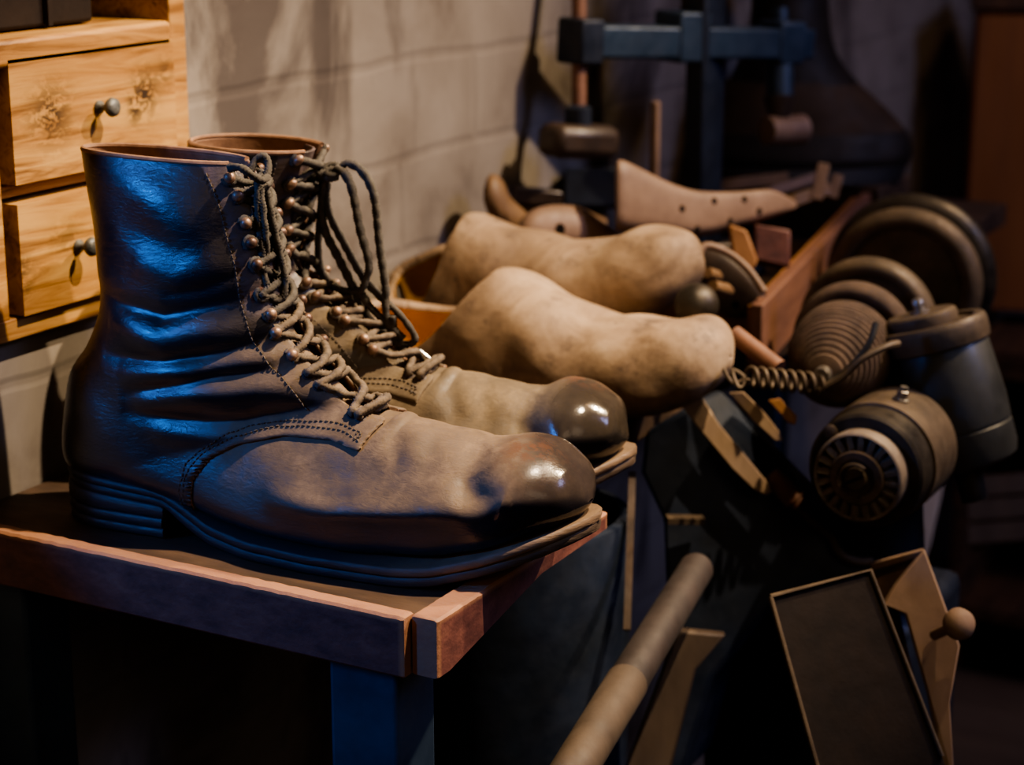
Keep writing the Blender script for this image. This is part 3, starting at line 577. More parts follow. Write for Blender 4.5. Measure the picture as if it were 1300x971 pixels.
for k, (zt_, zb_, kpx, spots) in enumerate(((d1t, d1b, (139, 137), [(yy_(60, 145), zz(60, 145), .018, .017, 1.0), (yy_(180, 118), zz(180, 118), .012, .016, 1.0), (yy_(165, 135), zz(165, 135), .006, .012, .8), (yy_(205, 90), zz(205, 90), .008, .01, .6)]),
                                           (d2t, d2b, (113, 314), [(yy_(20, 350), zz(20, 350), .012, .014, .8), (yy_(80, 300), zz(80, 300), .015, .01, .45)]))):
    dr = board(yl+.0025, CY1-.0185, zb_+.0008, zt_-.0012, -.012, FX+.003, spots).build('drawer', M['pine'], cab, smooth_deg=30)
    MB().box((-.085, (yl+CY1)/2-.01, (zt_+zb_)/2-.004), (.14, CY1-yl-.03, zt_-zb_-.012)).build('drawer_box', M['pine_dark'], dr)
    kp = UX(*kpx, FX+.012); kp[0] = FX+.003
    MB().lathe(kp, (1, 0, .05), [(0, .0042), (.0018, .0042), (.003, .0024), (.008, .0023), (.009, .0050), (.011, .0062), (.0135, .0056), (.015, .003)], 20).build('knob', M['knob'], dr, smooth_deg=60)['label'] = 'small grey iron knob'
tb = thing('tin_box', 'dark tin box on the open shelf above the drawers', 'box', (-.03, .03, zs))
q0 = UX(112, 30, -.02); MB().box((-.045, q0[1]-.065, zs+.035), (.06, .13, .068)).build('body', M['tin_box'], tb, bevel=.003)
MB().box((-.045, q0[1]-.065, zs+.073), (.065, .136, .008)).build('lid', M['tin_box'], tb, bevel=.002)
MB().box((-.0125, q0[1]-.045, zs+.035), (.003, .004, .066)).build('seam_strip', M['tin_box'], tb)
# ================================================================== WOODEN CLOGS
CL = [(0, .020, .050, .010), (.006, .010, .058, .020), (.018, .002, .064, .029), (.04, 0, .070, .036), (.08, .004, .085, .040), (.105, .005, .0925, .0425), (.126, .003, .0965, .0445), (.15, .001, .0890, .0465), (.18, 0, .0775, .048),
      (.209, .000, .0705, .048), (.24, .004, .0715, .0460), (.262, .010, .0750, .0425), (.280, .018, .0765, .0365), (.291, .026, .0735, .029), (.298, .035, .0680, .019), (.3020, .044, .0600, .007), (.3030, .0505, .0535, .0015)]
def clog(name, label, H, ang, pitch, roll, near, far, remap=None, peak=.126, zoff=0):
    root = thing(name, label, 'clog', (H[0], H[1], 0), 'pair of wooden clogs')
    st = np.array(CL)
    if remap: st[:, 0] = np.array([remap(x) for x in st[:, 0]])
    st[:, 1:3] += .0018; S = catmull(st, 130); nH = 120; th = np.linspace(0, 2*np.pi, nH, endpoint=False); q = -np.cos(th); sn = np.sin(th)
    x = S[:, 0:1]; zb = S[:, 1:2]; zt = S[:, 2:3]; w = S[:, 3:4]; n = np.where(q < 0, 3.2, 2.15); sm = .42
    f = sm+np.where(q < 0, -sm*np.abs(q)**(2/n), (1-sm)*np.abs(q)**(2/n)); y = -np.sign(sn)*w*np.abs(sn)**(2/n); z = zb+(zt-zb)*f
    z = z+.0012*np.sin(90*x+40*y)+.001*np.sin(60*y-130*x); y = y+.0010*np.sin(110*x+90*z)
    P = np.stack([x+0*y, y, z], 2)
    rn = catmull(np.array(near), 80); rf = catmull(np.array(far), 80); t = np.clip((y+.02)/.04, 0, 1); t = t*t*(3-2*t)
    rz = np.interp(P[..., 0], rn[:, 0], rn[:, 1])*(1-t)+np.interp(P[..., 0], rf[:, 0], rf[:, 1])*t
    d = np.where(P[..., 0] > peak+.012, .05, rz-z)
    # round the instep edge
    d = np.where(P[..., 0] > peak-.004, np.maximum(d, (P[..., 0]-peak+.004)*1.0+.0005*np.ones_like(d)-.03*(z > .2)), d)
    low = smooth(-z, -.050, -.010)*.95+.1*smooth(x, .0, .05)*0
    def xf(V):
        V = np.array(V, float); c, s = math.cos(roll), math.sin(roll); V = np.stack([V[:, 0], V[:, 1]*c-V[:, 2]*s, V[:, 1]*s+V[:, 2]*c], 1)
        c, s = math.cos(pitch), math.sin(pitch); V = np.stack([V[:, 0]*c-V[:, 2]*s, V[:, 1], V[:, 0]*s+V[:, 2]*c+zoff], 1)
        c, s = math.cos(ang), math.sin(ang); return np.stack([H[0]+V[:, 0]*c-V[:, 1]*s, H[1]+V[:, 0]*s+V[:, 1]*c, V[:, 2]], 1)
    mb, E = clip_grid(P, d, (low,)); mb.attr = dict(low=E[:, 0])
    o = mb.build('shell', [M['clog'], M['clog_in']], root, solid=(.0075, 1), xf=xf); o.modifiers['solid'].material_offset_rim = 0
    ib = MB().grid(np.stack([np.clip(P[:int(130*.9), :, 0], .008, 1), P[:int(130*.9), :, 1]*.84, P[:int(130*.9), :, 2]*0+S[:int(130*.9), 1:2]+.012+.0*P[:int(130*.9), :, 2]], 2)[:, ::2])
    return root, P, xf
near1 = [(-.01, .058), (.012, .058), (.03, .050), (.055, .038), (.075, .042), (.098, .064), (.115, .087), (.122, .0945), (.128, .0975), (.14, .11)]
far1 = [(-.01, .058), (.012, .060), (.04, .056), (.07, .056), (.098, .070), (.115, .088), (.122, .0945), (.128, .0975), (.14, .11)]
clog('wooden_clog', 'nearer wooden clog, right behind the toe of the farther boot', (.040, .352), 0, 0, 0, near1, far1, zoff=.0012)
rm = lambda x: x*.085/.126 if x < .126 else .085+(x-.126)*1.075
cpts = lambda L: [(rm(a), b) for a, b in L]
near2 = [(-.01, .050), (.008, .044), (.03, .034), (.052, .040), (.068, .060), (.080, .086), (.086, .0945), (.092, .0975), (.10, .11)]
far2 = [(-.01, .072), (.01, .0735), (.04, .074), (.07, .078), (.078, .086), (.086, .0945), (.092, .0975), (.10, .11)]
clog('wooden_clog', 'farther wooden clog, toe tilted up, behind the nearer clog', (.0125, .452), 0, math.radians(9.5), math.radians(2), near2, far2, rm, .088, .0030)
# ================================================================== LASTS AND SCRAPS
def loft_px(stations, d0, d1, th, seg=28, n=40, flat=2.2):
    """solid lofted between two outlines: stations = (px, top py, bottom py, thickness factor); depth runs d0 -> d1"""
    S = catmull(np.array(stations, float), n); G = []; x0, x1 = stations[0][0], stations[-1][0]
    fw = nz(ray(650, 485)); ang = np.linspace(0, 2*np.pi, seg, endpoint=False)
    for px, pt, pb, k in S:
        d = d0+(d1-d0)*(px-x0)/(x1-x0); a, b = UD(px, pt, d), UD(px, pb, d); c = (a+b)/2; h = (a-b)/2; u = fw-np.dot(fw, nz(h))*nz(h); u = nz(u)
        cs, sn = np.cos(ang), np.sin(ang); G.append(c+np.outer(np.sign(sn)*np.abs(sn)**(2/flat), h)+np.outer(np.sign(cs)*np.abs(cs)**(2/flat), u*th*k))
    return MB().grid(np.array(G), cap0=True, cap1=True)
def holes(o, pts, r, root, name='peg_hole'):
    dg = bpy.context.evaluated_depsgraph_get(); b = np.array(root['base'])
    bv = BVHTree.FromPolygons([v.co[:] for v in o.data.vertices], [p.vertices[:] for p in o.data.polygons])
    for px, py in pts:
        h = bv.ray_cast(Vector(CAM-b), Vector(nz(ray(px, py))))
        if h[0] is None: continue
        n = np.array(h[1]); n = n if np.dot(n, ray(px, py)) < 0 else -n; p = np.array(h[0])+b
        MB().lathe(p-n*.001, n, [(0, r), (.0013, r), (.0014, r*.6)], 14).build(name, M['hole'], root)
def slab(pts, d, t, dirn=None):
    """flat-sided solid: outline given by pixels at depth d (or per-point depths), thickened away from the viewer"""
    dd = np.broadcast_to(np.asarray(d, float), (len(pts),)); A = np.array([UD(px, py, k) for (px, py), k in zip(pts, dd)]); v = np.array(dirn if dirn is not None else nz(ray(900, 485)))*t; n = len(pts)
    return MB().add(list(A)+list(A+v), [tuple(range(n)), tuple(range(n, 2*n))[::-1]]+[(i, i+n, (i+1) % n+n, (i+1) % n) for i in range(n)])
def solo(mb, name, mat, label, cat, group=None, **k): o = mb.build(name, mat, **k); return tag(o, label, cat, group)
box = thing('shallow_crate', 'shallow wooden crate holding shoe lasts behind the clogs', 'crate', (.2, .7, 0))
r0, r1 = np.array([.300, .505]), np.array([.205, 1.03])
def vbar(mb, a, b, z0, z1, t): return mb.bar((a[0], a[1], (z0+z1)/2), (b[0], b[1], (z0+z1)/2), t, z1-z0)
vbar(MB(), r0, r1, .0005, .056, .010).build('side_board', M['box_wood'], box, bevel=.0015)
vbar(MB(), r0+[-.0105, .02], r1+[-.0105, 0], .0005, .050, .010).build('inner_board', M['orange_wood'], box, bevel=.0015)
vbar(MB(), (.010, .575), (.268, .575), .0005, .040, .010).build('front_board', M['box_wood'], box, bevel=.0015)
MB().box((.13, .65, .004), (.25, .13, .007)).build('base_board', M['bench_floor'], box)
tag(slab([(958, 284), (1004, 292), (1003, 340), (958, 330)], 1.66, .06).build('end_block', M['rail'], box, bevel=.002), 'purple-brown end block of a crate partition')
def last(name, label, sts, d0, d1, th, mat, hs=(), hr=.0034, flat=2.3, cat='shoe last'):
    b = loft_px(sts, d0, d1, th, flat=flat); V = np.array(b.v); root = thing(name, label, cat, (V[:, 0].mean(), V[:, 1].mean(), V[:, 2].min()), 'wooden shoe lasts heaped in the crate')
    o = b.build('last_body', M[mat], root, bevel=.002, smooth_deg=50); holes(o, hs, hr, root); return root
last('shoe_last', 'large pale shoe last with many peg holes on top of the heap', [(783, 205, 293, .9), (792, 206, 294, 1), (815, 217, 296, 1), (845, 232, 299, 1), (875, 242, 301, .95), (905, 245, 297, .9), (940, 244, 287, .8), (975, 242, 277, .7), (998, 250, 270, .5), (1010, 257, 265, .25)], 1.62, 1.74, .026, 'last',
     [(866, 265), (907, 255), (945, 253), (885, 291), (927, 281), (964, 268)], .0030, 4.5)
last('shoe_last', 'rounded brown shoe last with one dark hole, left of the pale last', [(655, 292, 312, .3), (664, 276, 318, .7), (682, 264, 322, .95), (710, 260, 324, 1), (740, 266, 324, 1), (765, 282, 322, .8), (785, 296, 318, .4)], 1.60, 1.66, .030, 'last', [(711, 291)], .0048)
last('shoe_last', 'small yellow hooked shoe last nearest the wall', [(614, 240, 256, .5), (620, 224, 272, .8), (630, 222, 284, 1), (640, 232, 293, 1), (648, 250, 300, 1), (662, 264, 305, .9), (680, 280, 308, .6), (690, 290, 306, .3)], 1.66, 1.70, .020, 'last_yellow')
last('shoe_last', 'yellow pointed last lying behind the rounded one', [(652, 262, 274, .4), (664, 252, 288, .8), (690, 254, 298, 1), (730, 262, 300, 1), (770, 278, 300, .6)], 1.76, 1.80, .02, 'last_yellow')
last('shoe_last', 'dark shoe last on its side, oval sole with tan edge, by the clog toes', [(884, 318, 342, .5), (892, 312, 372, .9), (910, 316, 396, 1), (930, 328, 404, 1), (950, 345, 402, 1), (964, 362, 392, .8), (972, 372, 384, .4)], 1.55, 1.535, .010, 'last_dark', [(934, 387), (905, 372)], .0030)
solo(MB().tube(resample(catmull(np.array([UD(886, 322, 1.515), UD(898, 312, 1.518), UD(925, 322, 1.522), UD(950, 343, 1.518), UD(970, 371, 1.512)]), 40), .002), .0032, 10), 'curved_lath', M['last'], 'thin curved tan lath along the edge of the dark oval last', 'lath')
solo(slab([(925, 284), (948, 292), (962, 330), (955, 345), (930, 328)], 1.60, .02), 'wood_offcut', M['orange_wood'], 'orange wood offcut standing under the pale last', 'offcut', bevel=.002)
for (pa, pb, da, db, r, lab) in (((902, 362), (920, 368), 1.47, 1.49, .0055, 'short yellow wood peg right of the farther clog toe'), ((896, 345), (908, 350), 1.48, 1.51, .0050, 'stubby brown peg just above the yellow peg')):
    a, b = UD(*pa, da), UD(*pb, db); solo(MB().lathe(a+(b-a)*.15, b-a, [(0, r*.8), (np.linalg.norm(b-a)*.9, r), (np.linalg.norm(b-a)*1.2, r*.7), (np.linalg.norm(b-a)*1.25, r*.2)], 20), 'wood_peg', M['last_yellow'], lab, 'peg', smooth_deg=60)
ba = UD(884, 388, 1.412); bl = MB().ball(ba, .0165, seg=28, rings=18)
bt = thing('ball_stretcher', 'dark iron shoe stretcher with a round ball end between the two clog toes', 'shoe stretcher', (ba[0], ba[1], ba[2]-.0165))
bl.build('ball', M['iron'], bt); MB().tube([ba+[-.004, .004, -.006], ba+[-.012, .012, -.03], ba+[-.02, .016, -ba[2]+.006]], .0055, 12).build('stem', M['iron'], bt)
for k, (pa, pb, d, w, lab, mt) in enumerate((((1036, 254), (1046, 208), 1.80, .011, 'upright wooden peg standing at the crate rail', 'last'), ((1056, 252), (1064, 222), 1.84, .010, 'shorter upright peg right of the tall one', 'last'), ((985, 262), (1052, 240), 1.82, .012, 'brown lath tip pointing at the pegs', 'last_yellow'), ((960, 250), (1046, 222), 1.90, .010, 'long thin lath lying along the back of the heap', 'last'), ((855, 242), (1000, 226), 1.95, .012, 'dark lath at the very back of the heap', 'last_yellow'))):
    a, b = UD(*pa, d), UD(*pb, d+.02*(k > 1)); solo(MB().bar(a, b, w, w*.8, up=nz(ray(900, 300))), 'wooden_lath', M[mt], lab, 'lath', bevel=.001)
solo(slab([(716, 214), (786, 212), (786, 262), (716, 262)], 1.82, .03), 'iron_block', M['iron_blue'], 'flat black iron block left of the pale last', 'block', bevel=.002)
for k, (pa, pb, d, mt, lab) in enumerate((((650, 246), (712, 252), 1.74, 'last_dark', 'dark brown lath left of the iron block'), ((795, 318), (930, 318), 1.68, 'last_dark', 'dark stick in the shadow under the pale last'))):
    a, b = UD(*pa, d), UD(*pb, d+.01); solo(MB().bar(a, b, .014, .014), 'wooden_lath', M[mt], lab, 'lath', bevel=.002)
# ================================================================== IRON PRESS BEHIND THE LASTS
pr = thing('iron_press', 'dark blue iron bench press with cross beam behind the shoe lasts', 'press', (.11, .86, 0))
P0, P1 = UD(727, 52, 1.74), UD(1022, 55, 1.90); ex = nz(P1-P0)
def pv(px, py): t = (px-727)/295; d = 1.74+.16*t; return UD(px, py, d)
MB().bar(P0, P1, .030, .029).build('beam', M['press_blue'], pr, bevel=.003)
MB().bar(pv(722, 52), pv(752, 52), .036, .040).build('beam_end', M['iron_blue'], pr, bevel=.003); MB().bar(pv(975, 53), pv(1008, 53), .036, .040).build('beam_end', M['press_blue'], pr, bevel=.003)
MB().bar(pv(846, 46), pv(885, 46), .040, .046).build('beam_clamp', M['press_blue'], pr, bevel=.003)
MB().lathe(pv(735, 150), pv(735, -60)-pv(735, 150), [(0, .0065), (.16, .0065)], 18).build('screw_rod', M['box_wood'], pr)
MB().lathe(pv(990, 130), pv(990, 10)-pv(990, 130), [(0, .013), (.045, .013), (.046, .008), (.09, .008)], 20).build('screw_rod', M['press_blue'], pr)
MB().lathe(pv(989, 150), pv(989, 125)-pv(989, 150), [(0, .010), (.02, .016)], 20).build('rod_collar', M['last_dark'], pr)
a, b = pv(694, 178), pv(775, 180); MB().bar(a, b, .035, .030).build('pressure_pad', M['last_dark'], pr, bevel=.009)
MB().lathe(pv(734, 165), (0, 0, 1), [(0, .012), (.02, .012), (.022, .007)], 20).build('pad_nut', M['iron_blue'], pr)
a, b = pv(972, 166), pv(1040, 163); MB().lathe(a, b-a, [(0, .010), (.001, .0135), (.046, .0145), (.048, .011)], 24).build('roller', M['last'], pr)['label'] = 'pale wooden roller under the beam end'
for px, w in ((850, .020), (905, .016)):
    a = pv(px, -40); MB().bar((a[0], a[1], .03), a, w, w*1.1).build('column', M['iron_blue'], pr, bevel=.003)
a = pv(878, 150); MB().bar((a[0], a[1]+.03, .03), (a[0], a[1]+.03, .30), .05, .02, up=(1, 0, 0)).build('back_plate', M['iron_blue'], pr, bevel=.003)
a = pv(878, 10); MB().lathe((a[0], a[1], a[2]-.02), (0, 0, 1), [(0, .010), (.09, .010)], 18).build('spindle', M['iron'], pr)
a = pv(838, 140); MB().bar((a[0], a[1]-.01, .05), (a[0], a[1]-.01, .17), .008, .008, up=(1, 0, 0)).build('guide_post', M['last'], pr, bevel=.002)
c = pv(878, 200); MB().box((c[0], c[1]+.01, .016), (.11, .10, .030)).build('base', M['iron_blue'], pr, bevel=.004)
# ================================================================== TALL BOOT AT THE BACK
tbx = thing('tall_boot', 'large dark old boot standing behind the press, toe to the right', 'boot', tuple(UD(1030, 225, 2.05)*[1, 1, 0]+[0, 0, .062]))
def brow(rows, d, dep):
    G = []; ang = np.linspace(0, 2*np.pi, 40, endpoint=False); fw = nz(ray(1000, 200)*[1, 1, 0])
    for y, xl, xr, k in catmull(np.array(rows, float), 50):
        a, b = UD(xl, y, d), UD(xr, y, d); c = (a+b)/2; h = (b-a)/2; G.append(c+np.outer(np.cos(ang), h)+np.outer(np.sin(ang), fw*dep*k))
    return MB().grid(np.array(G), cap0=True, cap1=True)
brow([(-70, 955, 1050, 1), (-20, 955, 1052, 1), (30, 952, 1054, 1), (60, 944, 1060, 1), (84, 934, 1072, 1), (104, 925, 1090, 1)], 2.05, .045).build('shaft', M['boot_old'], tbx)
brow([(100, 922, 1084, 1), (118, 912, 1104, 1), (140, 904, 1128, 1), (160, 900, 1146, 1), (168, 899, 1150, 1)], 2.05, .046).build('vamp', M['boot_brown'], tbx)
brow([(164, 896, 1150, 1.0), (178, 893, 1157, 1.05), (196, 892, 1158, 1.1), (210, 895, 1152, 1.0)], 2.05, .048).build('toe_band', M['boot_old'], tbx)
brow([(206, 893, 1153, 1.1), (226, 896, 1146, 1.1)], 2.05, .048).build('sole', M['rubber'], tbx)
q = np.array(tbx['base']); solo(MB().box((q[0]-.005, q[1]+.035, .0296), (.17, .10, .0585)), 'wooden_block', M['bench_floor'], 'dark wooden block under the tall boot', 'block', bevel=.003)
# ================================================================== SHOE FINISHING MACHINE RIGHT OF THE BENCH
mc = thing('finishing_machine', 'dusty cast-iron shoe finishing machine with fluted wheel and upright oil pot, right of the bench', 'machine', tuple(UD(1090, 605, 1.36)*[1, 1, 0]+[0, 0, -.72]))
Wc = UD(1090, 605, 1.33); Yv = np.array([0, 1., 0])
fl = MB().lathe(Wc+Yv*-.004, Yv, [(.001, .0285), (0, .0298), (.001, .0310), (.003, .0314), (.014, .0314), (.015, .030), (.015, .012)], 56, caps=False)
fl.lathe(Wc+Yv*.0065, Yv, [(-.0095, .0285), (0, .0282), (0, .002)], 48, caps=False)
wh = fl.build('fluted_wheel', M['fin'], mc, smooth_deg=35)
fn = MB()
for k in range(20):
    a = 2*math.pi*k/20; u = np.array([math.cos(a), 0, math.sin(a)]); tv = np.array([-math.sin(a), 0, math.cos(a)])
    fn.box(Wc+u*.0240+Yv*.0005, (.0088, .008, .0040), np.stack([u, nz(Yv+tv*.45), nz(tv-Yv*.45)], 1))
fn.build('fins', M['fin'], wh)
MB().lathe(Wc+Yv*-.0055, Yv, [(.0030, .0010), (.0030, .0125), (0, .0132), (0, .0182), (.002, .0192), (.012, .0192)], 44, caps=False).build('hub_disc', M['felt'], wh, smooth_deg=35)
MB().lathe(Wc+Yv*-.0075, Yv, [(0, .001), (0, .0072), (.0015, .0080), (.008, .0080)], 30, caps=False).build('hub_cap', M['iron_dusty'], wh, smooth_deg=35)
MB().bar(Wc+Yv*-.0078+[-.006, 0, -.0035], Wc+Yv*-.0078+[.006, 0, .0035], .0016, .0012, up=(0, 1, 0)).build('screw_slot', M['hole'], wh)
tt = np.linspace(.9, 3.6, 24); MB().tube([Wc+Yv*-.0078+np.array([math.cos(t), 0, math.sin(t)])*.0105 for t in tt], .0013, 8).build('spring_clip', M['iron_dusty'], wh)
MB().lathe(Wc+Yv*.0115, Yv, [(0, .010), (0, .0385), (.002, .0405), (.0225, .0410), (.0235, .0395)], 56).build('end_plate', M['iron'], mc, smooth_deg=35)
MB().lathe(Wc+Yv*.0352, Yv, [(0, .0395), (.001, .0425), (.050, .0425), (.056, .0405), (.075, .0395), (.076, .036), (.14, .034)], 56).build('bearing_housing', M['iron_dusty'], mc, smooth_deg=35)
def radial(a, r): return np.array([math.cos(a)*r, 0, math.sin(a)*r])
s0 = Wc+Yv*.055+radial(1.35, .0415); MB().lathe(s0, radial(1.35, 1), [(0, .0062), (.0025, .0062), (.003, .0042), (.008, .0042), (.0085, .003), (.011, .003)], 6).build('grease_bolt', M['steel'], mc, smooth_deg=20)
s0 = Wc+Yv*.0112+radial(2.35, .0352); MB().lathe(s0, -Yv, [(0, .005), (.0015, .005), (.0025, .003)], 20).build('plate_screw', M['iron_dusty'], mc)
T0, T1 = UD(1180, 405, 1.415), UD(1226, 588, 1.425); ax = nz(T0-T1); HL = np.linalg.norm(T0-T1)
MB().lathe(T1, ax, [(0, .014), (0, .0340), (.003, .0380), (.010, .0398), (.026, .0398), (.027, .0388), (.0285, .0388), (.029, .0398), (.045, .0402), (HL-.022, .0372), (HL-.020, .0360)], 60).build('oil_pot', M['iron_green'], mc, smooth_deg=35)
pl = MB().lathe(T1+ax*(HL-.0205), ax, [(0, .0365), (.001, .0392), (.006, .0400), (.013, .0400), (.016, .0392), (.018, .0375), (.018, .032), (.0155, .030), (.0155, .001)], 60).build('pot_rim', M['iron_dusty'], mc, smooth_deg=30)
MB().lathe(T0+ax*-.006+np.array([-.006, 0, 0]), ax, [(0, .0255), (.006, .0262), (.0085, .0255), (.010, .0235), (.010, .001)], 48).build('pot_lid', M['iron_dusty'], mc, smooth_deg=30)
MB().lathe(T0+ax*.004+np.array([-.006, 0, 0]), ax, [(0, .007), (.002, .007), (.002, .004), (.006, .004), (.0065, .0048), (.0095, .0042), (.011, .002)], 18).build('lid_nut', M['steel'], mc, smooth_deg=40)
MB().lathe(T1-ax*.028, ax, [(0, .0075), (.0005, .0095), (.028, .0105)], 26).build('drain_pipe', M['iron'], mc, smooth_deg=40)
b0 = T1-ax*.010+np.array([-.009, 0, 0]); MB().lathe(b0, (-1, -.5, 0), [(0, .0026), (.007, .0026), (.007, .0045), (.011, .0042)], 14).build('drain_screw', M['iron'], mc)
MB().lathe(Wc+Yv*.085, (T0+T1)/2-(Wc+Yv*.085), [(0, .030), (.03, .027), (.06, .030)], 40).build('neck', M['iron'], mc)
# shaft with cord-wound drum and brush wheels
A0 = UD(1046, 474, 1.37); A1 = UD(1138, 372, 1.64); Av = nz(A1-A0)
prof = []
for k in range(15):
    R0 = .010+.0265*math.sin(min(1, (k+.6)/12)*math.pi/2); prof += [(k*.0050, R0-.0012), (k*.0050+.0012, R0+.0010), (k*.0050+.0034, R0+.0013), (k*.0050+.0044, R0-.0006)]
MB().lathe(A0, Av, [(-.001, .006)]+prof+[(.0765, .008)], 56, caps=False).build('grooved_drum', M['felt'], mc, smooth_deg=50)
for k, (off, R, w, mt) in enumerate(((.100, .045, .018, 'felt'), (.160, .053, .018, 'iron_dusty'), (.330, .066, .014, 'iron_dusty'), (.365, .073, .012, 'iron'))):
    MB().lathe(A0+Av*off, Av, [(0, .010), (.001, R*.72), (-.006, R*.78), (-.007, R*.86), (-w*.2, R*.95), (w*.2, R), (w*.6, R*1.0), (w, R*.94), (w+.004, R*.8), (w+.001, R*.72), (w, .01)], 60, caps=False).build('brush_wheel', M[mt], mc, smooth_deg=60)
MB().lathe(A0-Av*.012, Av, [(0, .006), (.36, .007)], 20).build('shaft', M['steel'], mc)
# tension spring, rods and cords
sa, sb = UD(945, 478, 1.345), UD(1046, 488, 1.365); sd = nz(sb-sa); su, sv, _ = basis(sd); sl = np.linalg.norm(sb-sa); tt = np.linspace(0, 1, 260)
MB().tube([sa+sd*sl*t+(su*math.cos(2*math.pi*8.5*t)+sv*math.sin(2*math.pi*8.5*t))*.0066 for t in tt], .0016, 8).build('tension_spring', M['iron_dusty'], mc, smooth_deg=70)
MB().tube(resample(catmull(np.array([UD(918, 468, 1.345), UD(930, 486, 1.345), UD(945, 480, 1.345), UD(930, 470, 1.347), UD(938, 492, 1.343), UD(950, 485, 1.345)]), 50), .0012), .0015, 8).build('spring_hook', M['iron_dusty'], mc)
MB().tube(resample(catmull(np.array([UD(1045, 488, 1.365), UD(1062, 480, 1.36), UD(1085, 460, 1.352), UD(1104, 435, 1.35), UD(1112, 410, 1.352)]), 40), .002), .0022, 8).build('cord', M['rubber'], mc)
MB().tube(resample(catmull(np.array([UD(1040, 495, 1.36), UD(1070, 478, 1.355), UD(1095, 455, 1.35), UD(1125, 440, 1.352), UD(1140, 436, 1.36)]), 40), .002), .0026, 8).build('cord', M['iron_dusty'], mc)
MB().lathe(UD(932, 424, 1.40), UD(992, 470, 1.375)-UD(932, 424, 1.40), [(0, .0065), (.045, .0065)], 18).build('tie_rod', M['box_wood'], mc)
# casting below the shaft
cst = slab([(818, 548), (880, 512), (928, 560), (985, 618), (1012, 645), (1050, 676), (1066, 698), (1110, 716), (1120, 772), (985, 765), (905, 860), (868, 985), (818, 985), (846, 800), (840, 660), (812, 600)], 1.43, .05, (0, 1, 0)).build('side_casting', M['iron_blue'], mc, bevel=.004)
MB().tube(resample(catmull(np.array([UD(1004, 634, 1.425), UD(1030, 660, 1.425), UD(1055, 682, 1.425), UD(1064, 700, 1.425), UD(1082, 712, 1.425), UD(1108, 714, 1.425)]), 40), .002), .0036, 10).build('casting_lip', M['iron_dusty'], mc)
MB().lathe(UD(978, 602, 1.425), UD(1016, 642, 1.42)-UD(978, 602, 1.425), [(0, .0075), (.022, .0085), (.026, .0085), (.027, .006), (.031, .006)], 20).build('treadle_pin', M['box_wood'], mc)
MB().bar(UD(846, 659, 1.41), UD(893, 660, 1.415), .010, .0045).build('bracket', M['iron_dusty'], mc)
cz = UD(1060, 740, 1.45); MB().box((cz[0]-.02, cz[1]+.06, -.43), (.16, .14, .56)).build('pedestal', M['iron_blue'], mc, bevel=.01)
MB().lathe((Wc[0]-.02, Wc[1]+.12, cz[2]-.02), (0, -.15, 1), [(0, .035), (.13, .03)], 30).build('pedestal_neck', M['iron_blue'], mc)
MB().bar(UD(803, 600, 1.375), UD(796, 800, 1.335), .005, .005).build('brake_rod', M['last_dark'], mc)
# wooden slats and tools leaning by the machine
solo(slab([(862, 512), (892, 505), (914, 540), (948, 580), (976, 614), (980, 625), (972, 629), (955, 620), (930, 596), (890, 548)], 1.405, .006), 'wood_strip', M['oldwood'], 'pale tapered wooden slat hanging under the nearer clog toe', 'slat', bevel=.001)
solo(slab([(925, 498), (944, 497), (972, 525), (990, 548), (994, 560), (984, 560), (958, 536)], 1.40, .008), 'wood_strip', M['oldwood'], 'short darker slat right of the pale tapered one', 'slat', bevel=.001)
solo(slab([(975, 508), (990, 505), (1012, 528), (1010, 540), (1000, 536)], 1.40, .008), 'wood_strip', M['orange_wood'], 'small orange slat tip under the spring', 'slat', bevel=.001)
a, b = UD(748, 945, 1.16), UD(888, 716, 1.34); hd = thing('wooden_pole', 'thick round brown wooden pole leaning below the boot toes', 'pole', tuple(a))
L = np.linalg.norm(b-a); MB().lathe(a, b-a, [(-.35, .0122), (0, .0130), (L*.97, .0118), (L*.99, .010), (L, .006)], 28).build('pole_shaft', M['pole'], hd, smooth_deg=40)
MB().lathe(a, b-a, [(-.30, .0127), (-.04, .0132), (L*.31, .0134), (L*.318, .0126)], 28, caps=False).build('lit_end', M['pole_lit'], hd, smooth_deg=40)['label'] = 'lower part of the pole, painted paler as if lit'  # light falling on the pole's end, put into the colour of this sleeve
solo(slab([(862, 800), (922, 806), (884, 850), (850, 985), (790, 985), (846, 835)], 1.34, .02), 'wood_offcut', M['dimwood'], 'pale wood offcut right of the leaning pole', 'offcut', bevel=.002)
# drum under the bench
dc = UD(668, 830, 1.42); dm = thing('blue_drum', 'dark blue iron drum standing under the bench edge', 'drum', (dc[0], dc[1], -.72))
MB().lathe((dc[0], dc[1], -.7195), (0, 0, 1), [(0, .07), (.004, .074), (.655, .074), (.66, .073), (.66, .066), (.64, .064), (.64, .01)], 56).build('drum_body', M['iron_blue'], dm, smooth_deg=40)
for z in (-.60, -.45, -.30): MB().lathe((dc[0], dc[1], z), (0, 0, 1), [(0, .074), (.003, .0765), (.008, .0765), (.011, .074)], 56, caps=False).build('hoop', M['iron_blue'], dm)
